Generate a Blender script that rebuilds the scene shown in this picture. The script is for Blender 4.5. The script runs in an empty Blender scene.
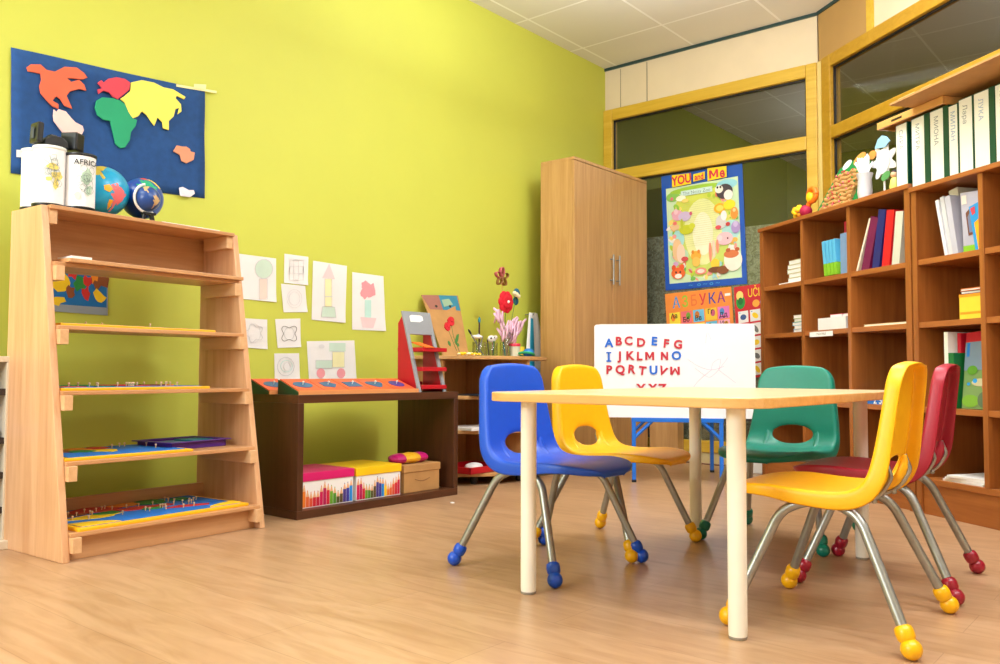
import bpy, math, random
from mathutils import Matrix, Vector
random.seed(7)
PI = math.pi
sc = bpy.context.scene
col = sc.collection

# ---------------------------------------------------------------- camera
F_PX, PITCH, ROLL, YAW, H = 846.2, .046985, .003518, .695222, .617
_f = Vector((-math.sin(YAW)*math.cos(PITCH), math.cos(YAW)*math.cos(PITCH), math.sin(PITCH)))
_r0 = Vector((math.cos(YAW), math.sin(YAW), 0)); _u0 = _r0.cross(_f)
_r = _r0*math.cos(ROLL)+_u0*math.sin(ROLL); _u = -_r0*math.sin(ROLL)+_u0*math.cos(ROLL)
EYE = Vector((0, 0, H))
cd = bpy.data.cameras.new('camera'); cam = bpy.data.objects.new('camera', cd); col.objects.link(cam)
R3 = Matrix((_r, _u, -_f)).transposed()
cam.matrix_world = Matrix.Translation(EYE) @ R3.to_4x4()
cd.sensor_width = 36; cd.lens = F_PX/1000*36; cd.clip_start = .05
sc.camera = cam

def _ray(px, py): return _f*F_PX + _r*(px-500) - _u*(py-332)
def onx(px, py, c): d = _ray(px, py); return EYE + d*(c/d.x)      # where a photo point meets the plane x = c
def ony(px, py, c): d = _ray(px, py); return EYE + d*(c/d.y)
def onz(px, py, c): d = _ray(px, py); return EYE + d*((c-H)/d.z)
def onp(px, py, p0, n): d = _ray(px, py); return EYE + d*((Vector(p0)-EYE).dot(n)/d.dot(n))

# ---------------------------------------------------------------- materials
def lin(c):
    return tuple(((v/255)/12.92 if v/255 <= .04045 else ((v/255+.055)/1.055)**2.4) for v in c)+(1,)
MATS = {}
def mat(name, rgb, rough=.5, metal=0., var=.04, scale=12., spec=.5):
    if name in MATS: return MATS[name]
    m = bpy.data.materials.new(name); m.use_nodes = True; nt = m.node_tree; b = nt.nodes['Principled BSDF']
    b.inputs['Roughness'].default_value = rough; b.inputs['Metallic'].default_value = metal
    b.inputs['Specular IOR Level'].default_value = spec
    tc = nt.nodes.new('ShaderNodeTexCoord'); no = nt.nodes.new('ShaderNodeTexNoise'); no.inputs['Scale'].default_value = scale
    no.inputs['Detail'].default_value = 4
    rp = nt.nodes.new('ShaderNodeValToRGB'); c = lin(rgb)
    rp.color_ramp.elements[0].color = tuple(max(0, v*(1-var*2)) for v in c[:3])+(1,)
    rp.color_ramp.elements[1].color = tuple(min(1, v*(1+var*2)) for v in c[:3])+(1,)
    rp.color_ramp.elements[0].position = .3; rp.color_ramp.elements[1].position = .7
    nt.links.new(tc.outputs['Object'], no.inputs['Vector']); nt.links.new(no.outputs['Fac'], rp.inputs['Fac'])
    nt.links.new(rp.outputs['Color'], b.inputs['Base Color'])
    MATS[name] = m; return m
def wood(name, c1, c2, axis='z', rough=.42, scale=1., contrast=1.):
    if name in MATS: return MATS[name]
    m = bpy.data.materials.new(name); m.use_nodes = True; nt = m.node_tree; b = nt.nodes['Principled BSDF']
    b.inputs['Roughness'].default_value = rough
    tc = nt.nodes.new('ShaderNodeTexCoord'); mp = nt.nodes.new('ShaderNodeMapping')
    s = {'x': (.8, 14, 14), 'y': (14, .8, 14), 'z': (14, 14, .8)}[axis]
    mp.inputs['Scale'].default_value = tuple(v*scale for v in s)
    n1 = nt.nodes.new('ShaderNodeTexNoise'); n1.inputs['Scale'].default_value = 1.6; n1.inputs['Detail'].default_value = 6; n1.inputs['Distortion'].default_value = .9
    n2 = nt.nodes.new('ShaderNodeTexNoise'); n2.inputs['Scale'].default_value = 9; n2.inputs['Detail'].default_value = 3
    mx = nt.nodes.new('ShaderNodeMath'); mx.operation = 'MULTIPLY_ADD'; mx.inputs[1].default_value = .35
    rp = nt.nodes.new('ShaderNodeValToRGB'); rp.color_ramp.elements[0].color = lin(c1); rp.color_ramp.elements[1].color = lin(c2)
    rp.color_ramp.elements[0].position = .45; rp.color_ramp.elements[1].position = .9
    L = nt.links.new
    L(tc.outputs['Object'], mp.inputs['Vector']); L(mp.outputs['Vector'], n1.inputs['Vector']); L(mp.outputs['Vector'], n2.inputs['Vector'])
    L(n2.outputs['Fac'], mx.inputs[0]); L(n1.outputs['Fac'], mx.inputs[2]); L(mx.outputs[0], rp.inputs['Fac']); L(rp.outputs['Color'], b.inputs['Base Color'])
    MATS[name] = m; return m
def glass(name, tint=(1, 1, 1, 1), refl=1.0):
    if name in MATS: return MATS[name]
    m = bpy.data.materials.new(name); m.use_nodes = True; nt = m.node_tree; nt.nodes.clear()
    o = nt.nodes.new('ShaderNodeOutputMaterial'); t = nt.nodes.new('ShaderNodeBsdfTransparent'); t.inputs['Color'].default_value = tint
    g = nt.nodes.new('ShaderNodeBsdfGlossy'); g.inputs['Roughness'].default_value = .012
    lw_ = nt.nodes.new('ShaderNodeLayerWeight'); pw_ = nt.nodes.new('ShaderNodeMath'); pw_.operation = 'POWER'; pw_.inputs[1].default_value = 4
    mu = nt.nodes.new('ShaderNodeMath'); mu.operation = 'MULTIPLY_ADD'; mu.inputs[1].default_value = .9; mu.inputs[2].default_value = .045*refl; mu.use_clamp = True
    mx = nt.nodes.new('ShaderNodeMixShader'); L = nt.links.new
    L(lw_.outputs['Facing'], pw_.inputs[0]); L(pw_.outputs[0], mu.inputs[0]); L(mu.outputs[0], mx.inputs[0]); L(t.outputs[0], mx.inputs[1]); L(g.outputs[0], mx.inputs[2]); L(mx.outputs[0], o.inputs['Surface'])
    MATS[name] = m; return m

# ---------------------------------------------------------------- mesh builder
class M:
    def __init__(s): s.v = []; s.f = []; s.mi = []; s.sm = []
    def add(s, vs, fs, mi=0, smooth=False, m=None):
        o = len(s.v)
        for v in vs:
            v = Vector(v)
            s.v.append(m @ v if m is not None else v)
        for f in fs: s.f.append([i+o for i in f]); s.mi.append(mi); s.sm.append(smooth)
        return s
    def box(s, x0, x1, y0, y1, z0, z1, mi=0, m=None):
        return s.add([(x0,y0,z0),(x1,y0,z0),(x1,y1,z0),(x0,y1,z0),(x0,y0,z1),(x1,y0,z1),(x1,y1,z1),(x0,y1,z1)],
              [(3,2,1,0),(4,5,6,7),(0,1,5,4),(1,2,6,5),(2,3,7,6),(3,0,4,7)], mi, False, m)
    def prism(s, poly, z0, z1, mi=0, m=None, smooth=False):          # poly in xy, any outline, extruded in z
        n = len(poly); a = sum(poly[i][0]*poly[(i+1)%n][1]-poly[(i+1)%n][0]*poly[i][1] for i in range(n))
        if a < 0: poly = poly[::-1]
        vs = [(p[0],p[1],z0) for p in poly]+[(p[0],p[1],z1) for p in poly]
        fs = [tuple(range(n-1,-1,-1)), tuple(range(n,2*n))]+[(i,(i+1)%n,n+(i+1)%n,n+i) for i in range(n)]
        return s.add(vs, fs, mi, smooth, m)
    def tube(s, pts, r, n=12, mi=0, m=None, caps=True):
        pts = [Vector(p) for p in pts]; rs = r if isinstance(r, (list, tuple)) else [r]*len(pts)
        vs = []; fs = []; up = None
        for i, p in enumerate(pts):
            t = (pts[min(i+1, len(pts)-1)]-pts[max(i-1, 0)]).normalized()
            if up is None:
                a = Vector((0,0,1)) if abs(t.z) < .9 else Vector((1,0,0)); up = (a-t*a.dot(t)).normalized()
            else: up = (up-t*up.dot(t)).normalized()
            w = t.cross(up)
            for k in range(n):
                an = 2*PI*k/n; vs.append(p+(up*math.cos(an)+w*math.sin(an))*rs[i])
        for i in range(len(pts)-1):
            for k in range(n): fs.append((i*n+k, i*n+(k+1)%n, (i+1)*n+(k+1)%n, (i+1)*n+k))
        s.add(vs, fs, mi, True, m)
        if caps:
            s.add(vs[:n], [tuple(range(n-1,-1,-1))], mi, False, m); s.add(vs[-n:], [tuple(range(n))], mi, False, m)
        return s
    def lathe(s, prof, n=24, mi=0, m=None, smooth=True):             # prof = [(r,z)...]
        vs = []; fs = []
        for r, z in prof:
            for k in range(n): a = 2*PI*k/n; vs.append((r*math.cos(a), r*math.sin(a), z))
        for i in range(len(prof)-1):
            for k in range(n): fs.append((i*n+k, i*n+(k+1)%n, (i+1)*n+(k+1)%n, (i+1)*n+k))
        s.add(vs, fs, mi, smooth, m)
        if prof[0][0] > 1e-5: s.add(vs[:n], [tuple(range(n-1,-1,-1))], mi, False, m)
        if prof[-1][0] > 1e-5: s.add(vs[-n:], [tuple(range(n))], mi, False, m)
        return s
    def ball(s, c, r, mi=0, n=16, sc_=(1,1,1), m=None):
        c = Vector(c)
        mm = Matrix.Translation(c) @ Matrix.Diagonal((r*sc_[0], r*sc_[1], r*sc_[2], 1))
        if m is not None: mm = m @ mm
        return s.lathe([(math.sin(PI*i/n) if 0 < i < n else 1e-6, -math.cos(PI*i/n)) for i in range(n+1)], n*2, mi, mm)
    def text(s, body, size, mi=0, m=None, ext=.0, bold=0.):
        vs, fs = text_mesh(body, ext, bold)
        return s.add([Vector((v[0]*size, v[1]*size, v[2])) for v in vs], fs, mi, False, m)
    def build(s, name, mats, parent=None, bev=0., smooth=None, loc=None):
        me = bpy.data.meshes.new(name); me.from_pydata([tuple(v) for v in s.v], [], s.f)
        if not isinstance(mats, (list, tuple)): mats = [mats]
        for q in mats: me.materials.append(q)
        me.polygons.foreach_set('material_index', s.mi); me.polygons.foreach_set('use_smooth', s.sm if smooth is None else [smooth]*len(s.f))
        me.update()
        o = bpy.data.objects.new(name, me); col.objects.link(o)
        if parent is not None: o.parent = parent
        if loc is not None: o.location = loc
        if bev:
            b = o.modifiers.new('bevel', 'BEVEL'); b.width = bev; b.segments = 2; b.limit_method = 'ANGLE'; b.angle_limit = .7
        return o
_TX = {}
BIGM = [(-.40,-.35),(-.22,-.35),(-.22,.10),(-.06,-.22),(.06,-.22),(.22,.10),(.22,-.35),(.40,-.35),(.40,.36),(.20,.36),(0,-.04),(-.20,.36),(-.40,.36)]
def text_mesh(body, ext, bold):                                     # unit-size text, centred at the origin
    if any(c in 'MWNМИЛ' for c in body): bold = 0.
    k = (body, ext, bold)
    if k in _TX: return _TX[k]
    cu = bpy.data.curves.new('t', 'FONT'); cu.body = body; cu.size = 1; cu.extrude = 0; cu.offset = bold; cu.resolution_u = 3
    cu.align_x = 'CENTER'; cu.align_y = 'CENTER'
    ob = bpy.data.objects.new('t', cu); col.objects.link(ob)
    dg = bpy.context.evaluated_depsgraph_get(); me = bpy.data.meshes.new_from_object(ob.evaluated_get(dg))
    vs = [tuple(v.co) for v in me.vertices]; fs = [tuple(p.vertices) for p in me.polygons]
    bpy.data.objects.remove(ob); bpy.data.curves.remove(cu); bpy.data.meshes.remove(me)
    if ext:
        n = len(vs); ed = {}
        for f in fs:
            for i in range(len(f)):
                e = (f[i], f[(i+1) % len(f)]); ed[e] = 1
        side = [(a, b, b+n, a+n) for (a, b) in ed if (b, a) not in ed]
        vs2 = vs+[(v[0], v[1], v[2]+ext) for v in vs]
        fs = [tuple(reversed(f)) for f in fs]+[tuple(i+n for i in f) for f in fs]+side
        vs = vs2
    _TX[k] = (vs, fs); return _TX[k]

# ---------------------------------------------------------------- things
LABELS = []
def tag(o, label, cat, group=None, kind=None):
    o['label'] = label; o['category'] = cat
    if group: o['group'] = group
    if kind: o['kind'] = kind
    return o
def thing(name, label, cat, loc=(0,0,0), rz=0, group=None):
    o = bpy.data.objects.new(name, None); col.objects.link(o); o.empty_display_size = .05
    o.location = loc; o.rotation_euler = (0, 0, rz)
    return tag(o, label, cat, group)
def struct(o): o['kind'] = 'structure'; return o
def dup(root, label):
    r = root.copy(); col.objects.link(r); r['label'] = label
    for ch in list(root.children):
        c = ch.copy(); col.objects.link(c); c.parent = r
        for g in ch.children:
            d = g.copy(); col.objects.link(d); d.parent = c
    return r
def T(x, y, z): return Matrix.Translation((x, y, z))
def RX(a): return Matrix.Rotation(a, 4, 'X')
def RY(a): return Matrix.Rotation(a, 4, 'Y')
def RZ(a): return Matrix.Rotation(a, 4, 'Z')
def frame(o, ex, ey, ez):
    m = Matrix((ex, ey, ez)).transposed().to_4x4(); m.translation = o; return m
def rounded(x0, x1, y0, y1, r, n=6):
    out = []
    for cx, cy, a0 in ((x1-r, y1-r, 0), (x0+r, y1-r, PI/2), (x0+r, y0+r, PI), (x1-r, y0+r, 1.5*PI)):
        for k in range(n+1):
            a = a0+PI/2*k/n; out.append((cx+r*math.cos(a), cy+r*math.sin(a)))
    return out
def ell(cx, cy, a, b, n=14, rot=0.):
    return [(cx+a*math.cos(2*PI*k/n)*math.cos(rot)-b*math.sin(2*PI*k/n)*math.sin(rot), cy+a*math.cos(2*PI*k/n)*math.sin(rot)+b*math.sin(2*PI*k/n)*math.cos(rot)) for k in range(n)]
def blob(cx, cy, a, b, n=12, jit=.25, rnd=random):
    out = []
    for k in range(n):
        q = 1+rnd.uniform(-jit, jit); t = 2*PI*k/n; out.append((cx+a*q*math.cos(t), cy+b*q*math.sin(t)))
    return out
def smooth_path(pts, n=6):
    P = [Vector(p) for p in pts]; out = []
    for i in range(len(P)-1):
        p0 = P[max(i-1, 0)]; p1 = P[i]; p2 = P[i+1]; p3 = P[min(i+2, len(P)-1)]
        for k in range(n):
            t = k/n; out.append(.5*((2*p1)+(p2-p0)*t+(2*p0-5*p1+4*p2-p3)*t*t+(-p0+3*p1-3*p2+p3)*t**3))
    out.append(P[-1]); return out
def bend_path(pts, r=.04, n=6):                                     # straight runs with rounded corners
    P = [Vector(p) for p in pts]; out = [P[0]]
    for i in range(1, len(P)-1):
        a = P[i]+(P[i-1]-P[i]).normalized()*min(r, (P[i-1]-P[i]).length*.45); b = P[i]+(P[i+1]-P[i]).normalized()*min(r, (P[i+1]-P[i]).length*.45)
        for k in range(n+1):
            t = k/n; out.append(a*(1-t)**2+P[i]*2*t*(1-t)+b*t*t)
    out.append(P[-1]); return out

# common materials
white_paper = mat('white_paper', (240,238,238), .7, var=.01)
plastic_white = mat('white_plastic', (238,236,230), .35, var=.01)
black_plastic = mat('black_plastic', (24,26,30), .3, var=.02)
chrome = mat('brushed_steel', (160,161,158), .36, .75, var=.03, scale=40)
beech = wood('beech', (204,150,106), (226,180,136), 'z')
beech_x = wood('beech_shelf', (190,136,88), (212,160,112), 'x')
beech_light = wood('beech_pale', (212,164,116), (228,184,138), 'y')
oakc = wood('cabinet_oak', (182,136,80), (204,160,104), 'z', scale=1.2)
cherry = wood('cherry', (140,78,30), (168,100,44), 'z', .4)
cherry_x = wood('cherry_shelf', (150,84,34), (176,106,50), 'x', .4)
walnut = wood('walnut', (62,32,14), (86,48,24), 'z', .4)
walnut_y = wood('walnut_long', (66,35,16), (90,50,26), 'y', .4)
rw = wood('corner_wood', (186,136,80), (210,162,104), 'y')
maple = wood('maple_top', (218,184,142), (230,200,158), 'x', .28)
maple_edge = wood('maple_edge', (214,160,90), (232,184,118), 'x', .4)
yellow_wood = wood('frame_yellow', (206,164,44), (224,186,70), 'x', .35)
teal_trim = mat('teal_trim', (36,66,66), .4)
beige_panel = mat('beige_panel', (226,208,178), .55, var=.02, scale=4)
brown_panel = mat('brown_panel', (182,142,84), .55, var=.03, scale=4)
cardboard = mat('cardboard', (186,138,82), .75, var=.05)
lid_pink = mat('pink_lid', (216,20,110), .45, var=.02); lid_yellow = mat('yellow_lid', (250,200,14), .45, var=.02)
red_p = mat('red_plastic', (190,16,32), .4); blue_p = mat('blue_paint', (24,106,206), .35)
orange_m = mat('orange_paint', (226,92,50), .45); green_d = mat('dark_green', (16,62,34), .45)
insetblue = mat('inset_blue', (32,92,140), .4); purple = mat('purple_plastic', (84,40,140), .35)
pegs_m = mat('peg_wood', (236,196,150), .5)
C = {}
def cc(name, rgb, rough=.55): return mat(name, rgb, rough, var=.02)

# ================================================================= ROOM
XL, YB, ZC = -3.467, 5.40, 2.93
DV = Vector((.803, -.596, 0)).normalized(); NV = Vector((.596, .803, 0)).normalized(); NW = 3.228
def SN(s, n, z): return DV*s+NV*n+Vector((0, 0, z))
RZB = math.atan2(DV.y, DV.x)
# floor
fm = bpy.data.materials.new('laminate_floor'); fm.use_nodes = True; nt = fm.node_tree; b = nt.nodes['Principled BSDF']; L = nt.links.new
b.inputs['Roughness'].default_value = .3
tc = nt.nodes.new('ShaderNodeTexCoord'); mp = nt.nodes.new('ShaderNodeMapping')
br = nt.nodes.new('ShaderNodeTexBrick'); br.offset = .37; br.inputs['Scale'].default_value = 1; br.inputs['Brick Width'].default_value = 1.25; br.inputs['Row Height'].default_value = .19
br.inputs['Mortar Size'].default_value = .0012; br.inputs['Mortar Smooth'].default_value = .3
br.inputs['Color1'].default_value = lin((190,152,117)); br.inputs['Color2'].default_value = lin((183,145,110)); br.inputs['Mortar'].default_value = lin((164,128,95))
mp2 = nt.nodes.new('ShaderNodeMapping'); mp2.inputs['Scale'].default_value = (1.6, 9, 1)
no = nt.nodes.new('ShaderNodeTexNoise'); no.inputs['Scale'].default_value = 2; no.inputs['Detail'].default_value = 7; no.inputs['Distortion'].default_value = 1.4
rp = nt.nodes.new('ShaderNodeValToRGB'); rp.color_ramp.elements[0].color = lin((214,196,172)); rp.color_ramp.elements[1].color = (1,1,1,1); rp.color_ramp.elements[0].position = .32; rp.color_ramp.elements[1].position = .62
mx = nt.nodes.new('ShaderNodeMixRGB'); mx.blend_type = 'MULTIPLY'; mx.inputs[0].default_value = .55
L(tc.outputs['Object'], mp.inputs[0]); L(mp.outputs[0], br.inputs['Vector']); L(tc.outputs['Object'], mp2.inputs[0]); L(mp2.outputs[0], no.inputs['Vector'])
L(no.outputs['Fac'], rp.inputs[0]); L(br.outputs['Color'], mx.inputs[1]); L(rp.outputs[0], mx.inputs[2]); L(mx.outputs[0], b.inputs['Base Color'])
struct(M().box(-3.6, 4.2, -2.4, 9.2, -.06, 0).build('floor', fm))
# ceiling with a lay-in tile grid (grid corner under the photo's visible one)
cm = bpy.data.materials.new('ceiling_tiles'); cm.use_nodes = True; nt = cm.node_tree; b = nt.nodes['Principled BSDF']; L = nt.links.new
b.inputs['Roughness'].default_value = .8
tc = nt.nodes.new('ShaderNodeTexCoord'); mp = nt.nodes.new('ShaderNodeMapping'); mp.inputs['Location'].default_value = (2.724, -4.94, 0)
br = nt.nodes.new('ShaderNodeTexBrick'); br.offset = 0; br.inputs['Scale'].default_value = 1; br.inputs['Brick Width'].default_value = .635; br.inputs['Row Height'].default_value = .635
br.inputs['Mortar Size'].default_value = .009; br.inputs['Mortar Smooth'].default_value = .2
br.inputs['Color1'].default_value = lin((230,226,216)); br.inputs['Color2'].default_value = lin((224,220,208)); br.inputs['Mortar'].default_value = lin((252,250,244))
L(tc.outputs['Object'], mp.inputs[0]); L(mp.outputs[0], br.inputs['Vector']); L(br.outputs['Color'], b.inputs['Base Color'])
struct(M().box(-3.6, 4.2, -2.4, 9.2, ZC, ZC+.08).build('ceiling', cm))
lime = mat('lime_wall', (204,209,82), .6, var=.015, scale=1.5)
struct(M().box(XL-.15, XL, -2.4, YB+.06, 0, ZC).build('wall_left', lime))
off = mat('offwhite_wall', (232,226,210), .7, var=.01)
struct(M().box(XL-.15, 2.75, -2.4, -2.25, 0, ZC).build('wall_front', off))
struct(M().box(2.6, 2.75, -2.25, 3.6, 0, ZC).build('wall_east', off))
# back wall: strip of beige panel above the window with seams and the dark trim line
wb = M().box(XL, -1.86, YB, YB+.1, 2.60, ZC)
wb.box(XL+.135, XL+.140, YB-.002, YB, 2.60, ZC-.03, 1); wb.box(XL+.36, XL+.367, YB-.002, YB, 2.60, ZC-.03, 1)
struct(wb.build('wall_back', [beige_panel, mat('panel_seam', (150,136,112), .6)]))
struct(M().box(XL, -1.86, YB-.012, YB, ZC-.02, ZC).build('trim_1', teal_trim))
# back window: frame, panes, frosted film
fr = M()
fr.box(-3.39, -1.93, YB-.03, YB+.05, 2.515, 2.60); fr.box(-3.39, -1.93, YB-.03, YB+.05, 2.045, 2.135)
fr.box(XL, -3.39, YB-.03, YB+.05, 0.07, 2.60); fr.box(-1.93, -1.86, YB-.03, YB+.05, 0.07, 2.60)
fr.box(-3.39, -1.93, YB-.03, YB+.05, .07, .15)
w1 = struct(fr.build('window_1', yellow_wood, bev=.006))
gl = glass('window_glass', (.93, .95, .92, 1), 1.5)
M().box(-3.39, -1.93, YB+.008, YB+.014, 2.135, 2.515).build('upper_pane', gl, w1)
M().box(-3.39, -1.93, YB+.008, YB+.014, .15, 2.045).build('lower_pane', gl, w1)
gk = M()
for (x0, x1, z0, z1) in ((-3.39,-1.93,2.135,2.515), (-3.39,-1.93,.15,2.045)):
    gk.box(x0, x1, YB-.004, YB+.008, z1-.012, z1); gk.box(x1-.012, x1, YB-.004, YB+.008, z0, z1); gk.box(x0, x0+.012, YB-.004, YB+.008, z0, z1)
gk.build('gasket', black_plastic, w1)
# frosted film with a leafy mottle on the lower glass
ff = bpy.data.materials.new('frosted_film'); ff.use_nodes = True; nt = ff.node_tree; b = nt.nodes['Principled BSDF']; L = nt.links.new
b.inputs['Roughness'].default_value = .5
tc = nt.nodes.new('ShaderNodeTexCoord'); no = nt.nodes.new('ShaderNodeTexNoise'); no.inputs['Scale'].default_value = 38; no.inputs['Detail'].default_value = 5; no.inputs['Distortion'].default_value = 1.2
rp = nt.nodes.new('ShaderNodeValToRGB'); rp.color_ramp.elements[0].color = lin((92,94,82)); rp.color_ramp.elements[1].color = lin((146,148,134)); rp.color_ramp.elements[0].position = .38; rp.color_ramp.elements[1].position = .64
L(tc.outputs['Object'], no.inputs['Vector']); L(no.outputs['Fac'], rp.inputs[0]); L(rp.outputs[0], b.inputs['Base Color'])
M().box(-3.39, -1.93, YB+.0145, YB+.0165, .15, 1.60).build('frosted_film', ff, w1)
struct(M().box(XL, -1.86, YB-.02, YB+.05, 0, .07).build('baseboard_back', mat('cream_skirting', (206,190,140), .5)))
# corner post between the two windows
struct(M().prism([(-1.86,YB+.05),(-1.86,YB-.02),(-1.845,YB-.03),(-1.80,YB-.045),(-1.75,YB+.05)], 0, 2.60).build('trim_2', wood('post_cream', (226,200,120), (240,216,146), 'z', .35), bev=.004))
# right wall, at an angle
def wbox(m, s0, s1, n0, n1, z0, z1, mi=0): return m.box(s0, s1, n0, n1, z0, z1, mi, MB)
MB = frame(Vector((0,0,0)), DV, NV, Vector((0,0,1)))
wr = M()
wbox(wr, -4.70, -4.22, NW, NW+.1, 2.60, ZC, 1); wbox(wr, -4.22, -4.165, NW-.012, NW+.1, 2.60, ZC, 2); wbox(wr, -4.165, .9, NW, NW+.1, 2.60, ZC, 0)
struct(wr.build('wall_right', [beige_panel, brown_panel, yellow_wood]))
t3 = M(); wbox(t3, -4.70, .9, NW-.012, NW, ZC-.02, ZC); struct(t3.build('trim_3', teal_trim))
f2 = M()
wbox(f2, -4.55, .9, NW-.03, NW+.05, 2.52, 2.60)
for q0, q1 in ((-4.55,-2.30),(-2.22,.1)): wbox(f2, q0, q1, NW-.03, NW+.05, 2.065, 2.145)
wbox(f2, -4.64, -4.55, NW-.03, NW+.05, 0, 2.60); wbox(f2, -2.30, -2.22, NW-.03, NW+.05, .15, 2.52); wbox(f2, .1, .9, NW-.03, NW+.05, .15, 2.52)
wbox(f2, -4.55, .9, NW-.03, NW+.05, 0, .15)
w2 = struct(f2.build('window_2', wood('frame_ochre', (178,132,26), (196,150,44), 'x', .35), bev=.006))
m_ = M(); wbox(m_, -4.55, -2.30, NW+.008, NW+.014, 2.145, 2.52); m_.build('upper_pane', gl, w2)
m_ = M(); wbox(m_, -2.22, .1, NW+.008, NW+.014, 2.145, 2.52); m_.build('upper_pane', gl, w2)
m_ = M(); wbox(m_, -4.55, -2.30, NW+.008, NW+.014, .15, 2.065); m_.build('lower_pane', gl, w2)
m_ = M(); wbox(m_, -2.22, .1, NW+.008, NW+.014, .15, 2.065); m_.build('lower_pane', gl, w2)
m_ = M()
for z0, z1 in ((2.145,2.52),(.15,2.065)):
    wbox(m_, -4.55, -2.3, NW-.004, NW+.008, z1-.012, z1); wbox(m_, -4.55, -4.538, NW-.004, NW+.008, z0, z1)
m_.build('gasket', black_plastic, w2)
m_ = M(); wbox(m_, .9, 2.2, NW-.0, NW+.1, 0, ZC); struct(m_.build('wall_corner', off))
# dim corridor beyond the glass
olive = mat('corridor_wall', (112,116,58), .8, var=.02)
struct(M().box(XL-.15, XL, YB+.06, 9.2, 0, ZC).build('wall_corridor_left', olive))
struct(M().box(XL, 4.2, 9.05, 9.2, 0, ZC).build('wall_corridor_back', olive))
struct(M().box(4.05, 4.2, 1.9, 9.05, 0, ZC).build('wall_corridor_right', olive))

# ================================================================= WALL MAP
def on_wall(p, x=XL): 
    v = onx(p[0], p[1], x); return (v.y, v.z)
WL = Matrix(((0,0,1,0),(1,0,0,0),(0,1,0,0),(0,0,0,1)))             # (a,b,c) -> world (c,a,b): a along the wall, b up, c out
def wl(x): m = WL.copy(); m.translation = (x, 0, 0); return m
mapt = thing('world_map', 'large blue felt world map with cut-out continents taped on the lime wall', 'wall map', (XL, 1.65, 1.36))
MI = Matrix.Translation((-XL, -1.65, -1.36))
def mpx(X, Y): return on_wall((5+X/4.152, 40+Y/4.152))
felt = mat('blue_felt', (28,74,134), .85, var=.06, scale=30)
grid = M(); c4 = [mpx(22,32), mpx(826,210), mpx(828,658), mpx(22,553)]
nx, ny = 20, 12; vs = []
for j in range(ny+1):
    for i in range(nx+1):
        u, v = i/nx, j/ny
        a = Vector(c4[0]).lerp(Vector(c4[1]), u); d = Vector(c4[3]).lerp(Vector(c4[2]), u); p = a.lerp(d, v)
        vs.append((p.x, p.y, .006+.003*math.sin(u*9+v*3)+.002*math.sin(v*11)))
grid.add(vs, [(j*(nx+1)+i, (j+1)*(nx+1)+i, (j+1)*(nx+1)+i+1, j*(nx+1)+i+1) for j in range(ny) for i in range(nx)], 0, True, MI @ wl(XL))
o = grid.build('felt_sheet', felt, mapt); sd = o.modifiers.new('s', 'SOLIDIFY'); sd.thickness = .002; sd.offset = 0
conts = [
 ('north_america', (226,104,70), [(82,118),(100,105),(140,105),(165,128),(200,135),(240,115),(290,118),(320,140),(335,160),(315,168),(250,162),(268,178),(300,168),(322,190),(330,215),(300,208),(262,218),(248,235),(260,262),(272,290),(240,278),(222,250),(205,238),(190,255),(215,270),(215,290),(190,280),(165,255),(140,225),(135,195),(143,170),(140,145),(110,138),(88,135)]),
 ('south_america', (244,206,200), [(195,290),(206,302),(215,290),(245,300),(270,330),(285,345),(315,360),(320,378),(300,420),(260,420),(225,380),(195,340),(192,318)]),
 ('europe', (214,66,84), [(376,182),(392,170),(402,180),(420,165),(455,158),(490,165),(512,180),(508,210),(480,235),(460,250),(440,240),(425,222),(400,215),(380,228),(376,208),(395,205),(385,192)]),
 ('africa', (28,160,112), [(365,285),(372,255),(395,242),(440,245),(470,255),(490,270),(510,310),(525,330),(540,335),(535,360),(515,385),(510,420),(490,450),(470,453),(450,435),(440,390),(428,340),(400,335),(375,315)]),
 ('asia', (246,232,100), [(470,248),(490,235),(512,215),(515,180),(560,170),(610,180),(650,200),(690,208),(742,240),(735,250),(705,235),(700,245),(722,270),(725,300),(708,312),(715,285),(700,290),(692,320),(672,340),(672,378),(648,370),(645,345),(625,325),(612,360),(600,345),(580,315),(560,300),(545,320),(520,330),(500,300),(490,265)]),
 ('australia', (222,150,116), [(690,465),(705,440),(730,445),(745,445),(760,455),(762,465),(780,470),(775,500),(745,515),(725,505),(718,480)]),
 ('antarctica', (236,228,240), [(715,615),(730,612),(755,625),(775,625),(780,640),(760,655),(720,650)])]
for nm, rgb, pl in conts:
    m_ = M(); poly = [mpx(*p) for p in pl]; m_.prism(poly, .012, .019, 0, MI @ wl(XL))
    m_.build(nm+'_patch', cc('felt_'+nm, rgb, .7), mapt, bev=.002)
tp = mat('masking_tape', (236,228,160), .4)
m_ = M(); m_.prism([mpx(778,185),mpx(828,188),mpx(826,208),mpx(776,203)], .014, .0155, 0, MI @ wl(XL)); m_.build('tape', tp, mapt)
m_ = M(); m_.prism([mpx(705,186),mpx(872,214),mpx(872,224),mpx(705,196)], .0125, .0137, 0, MI @ wl(XL)); m_.build('tape', tp, mapt)
m_ = M(); m_.prism([mpx(42,458),mpx(72,460),mpx(72,490),mpx(42,488)], .0125, .0135, 0, MI @ wl(XL)); m_.build('name_label', white_paper, mapt)

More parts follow.
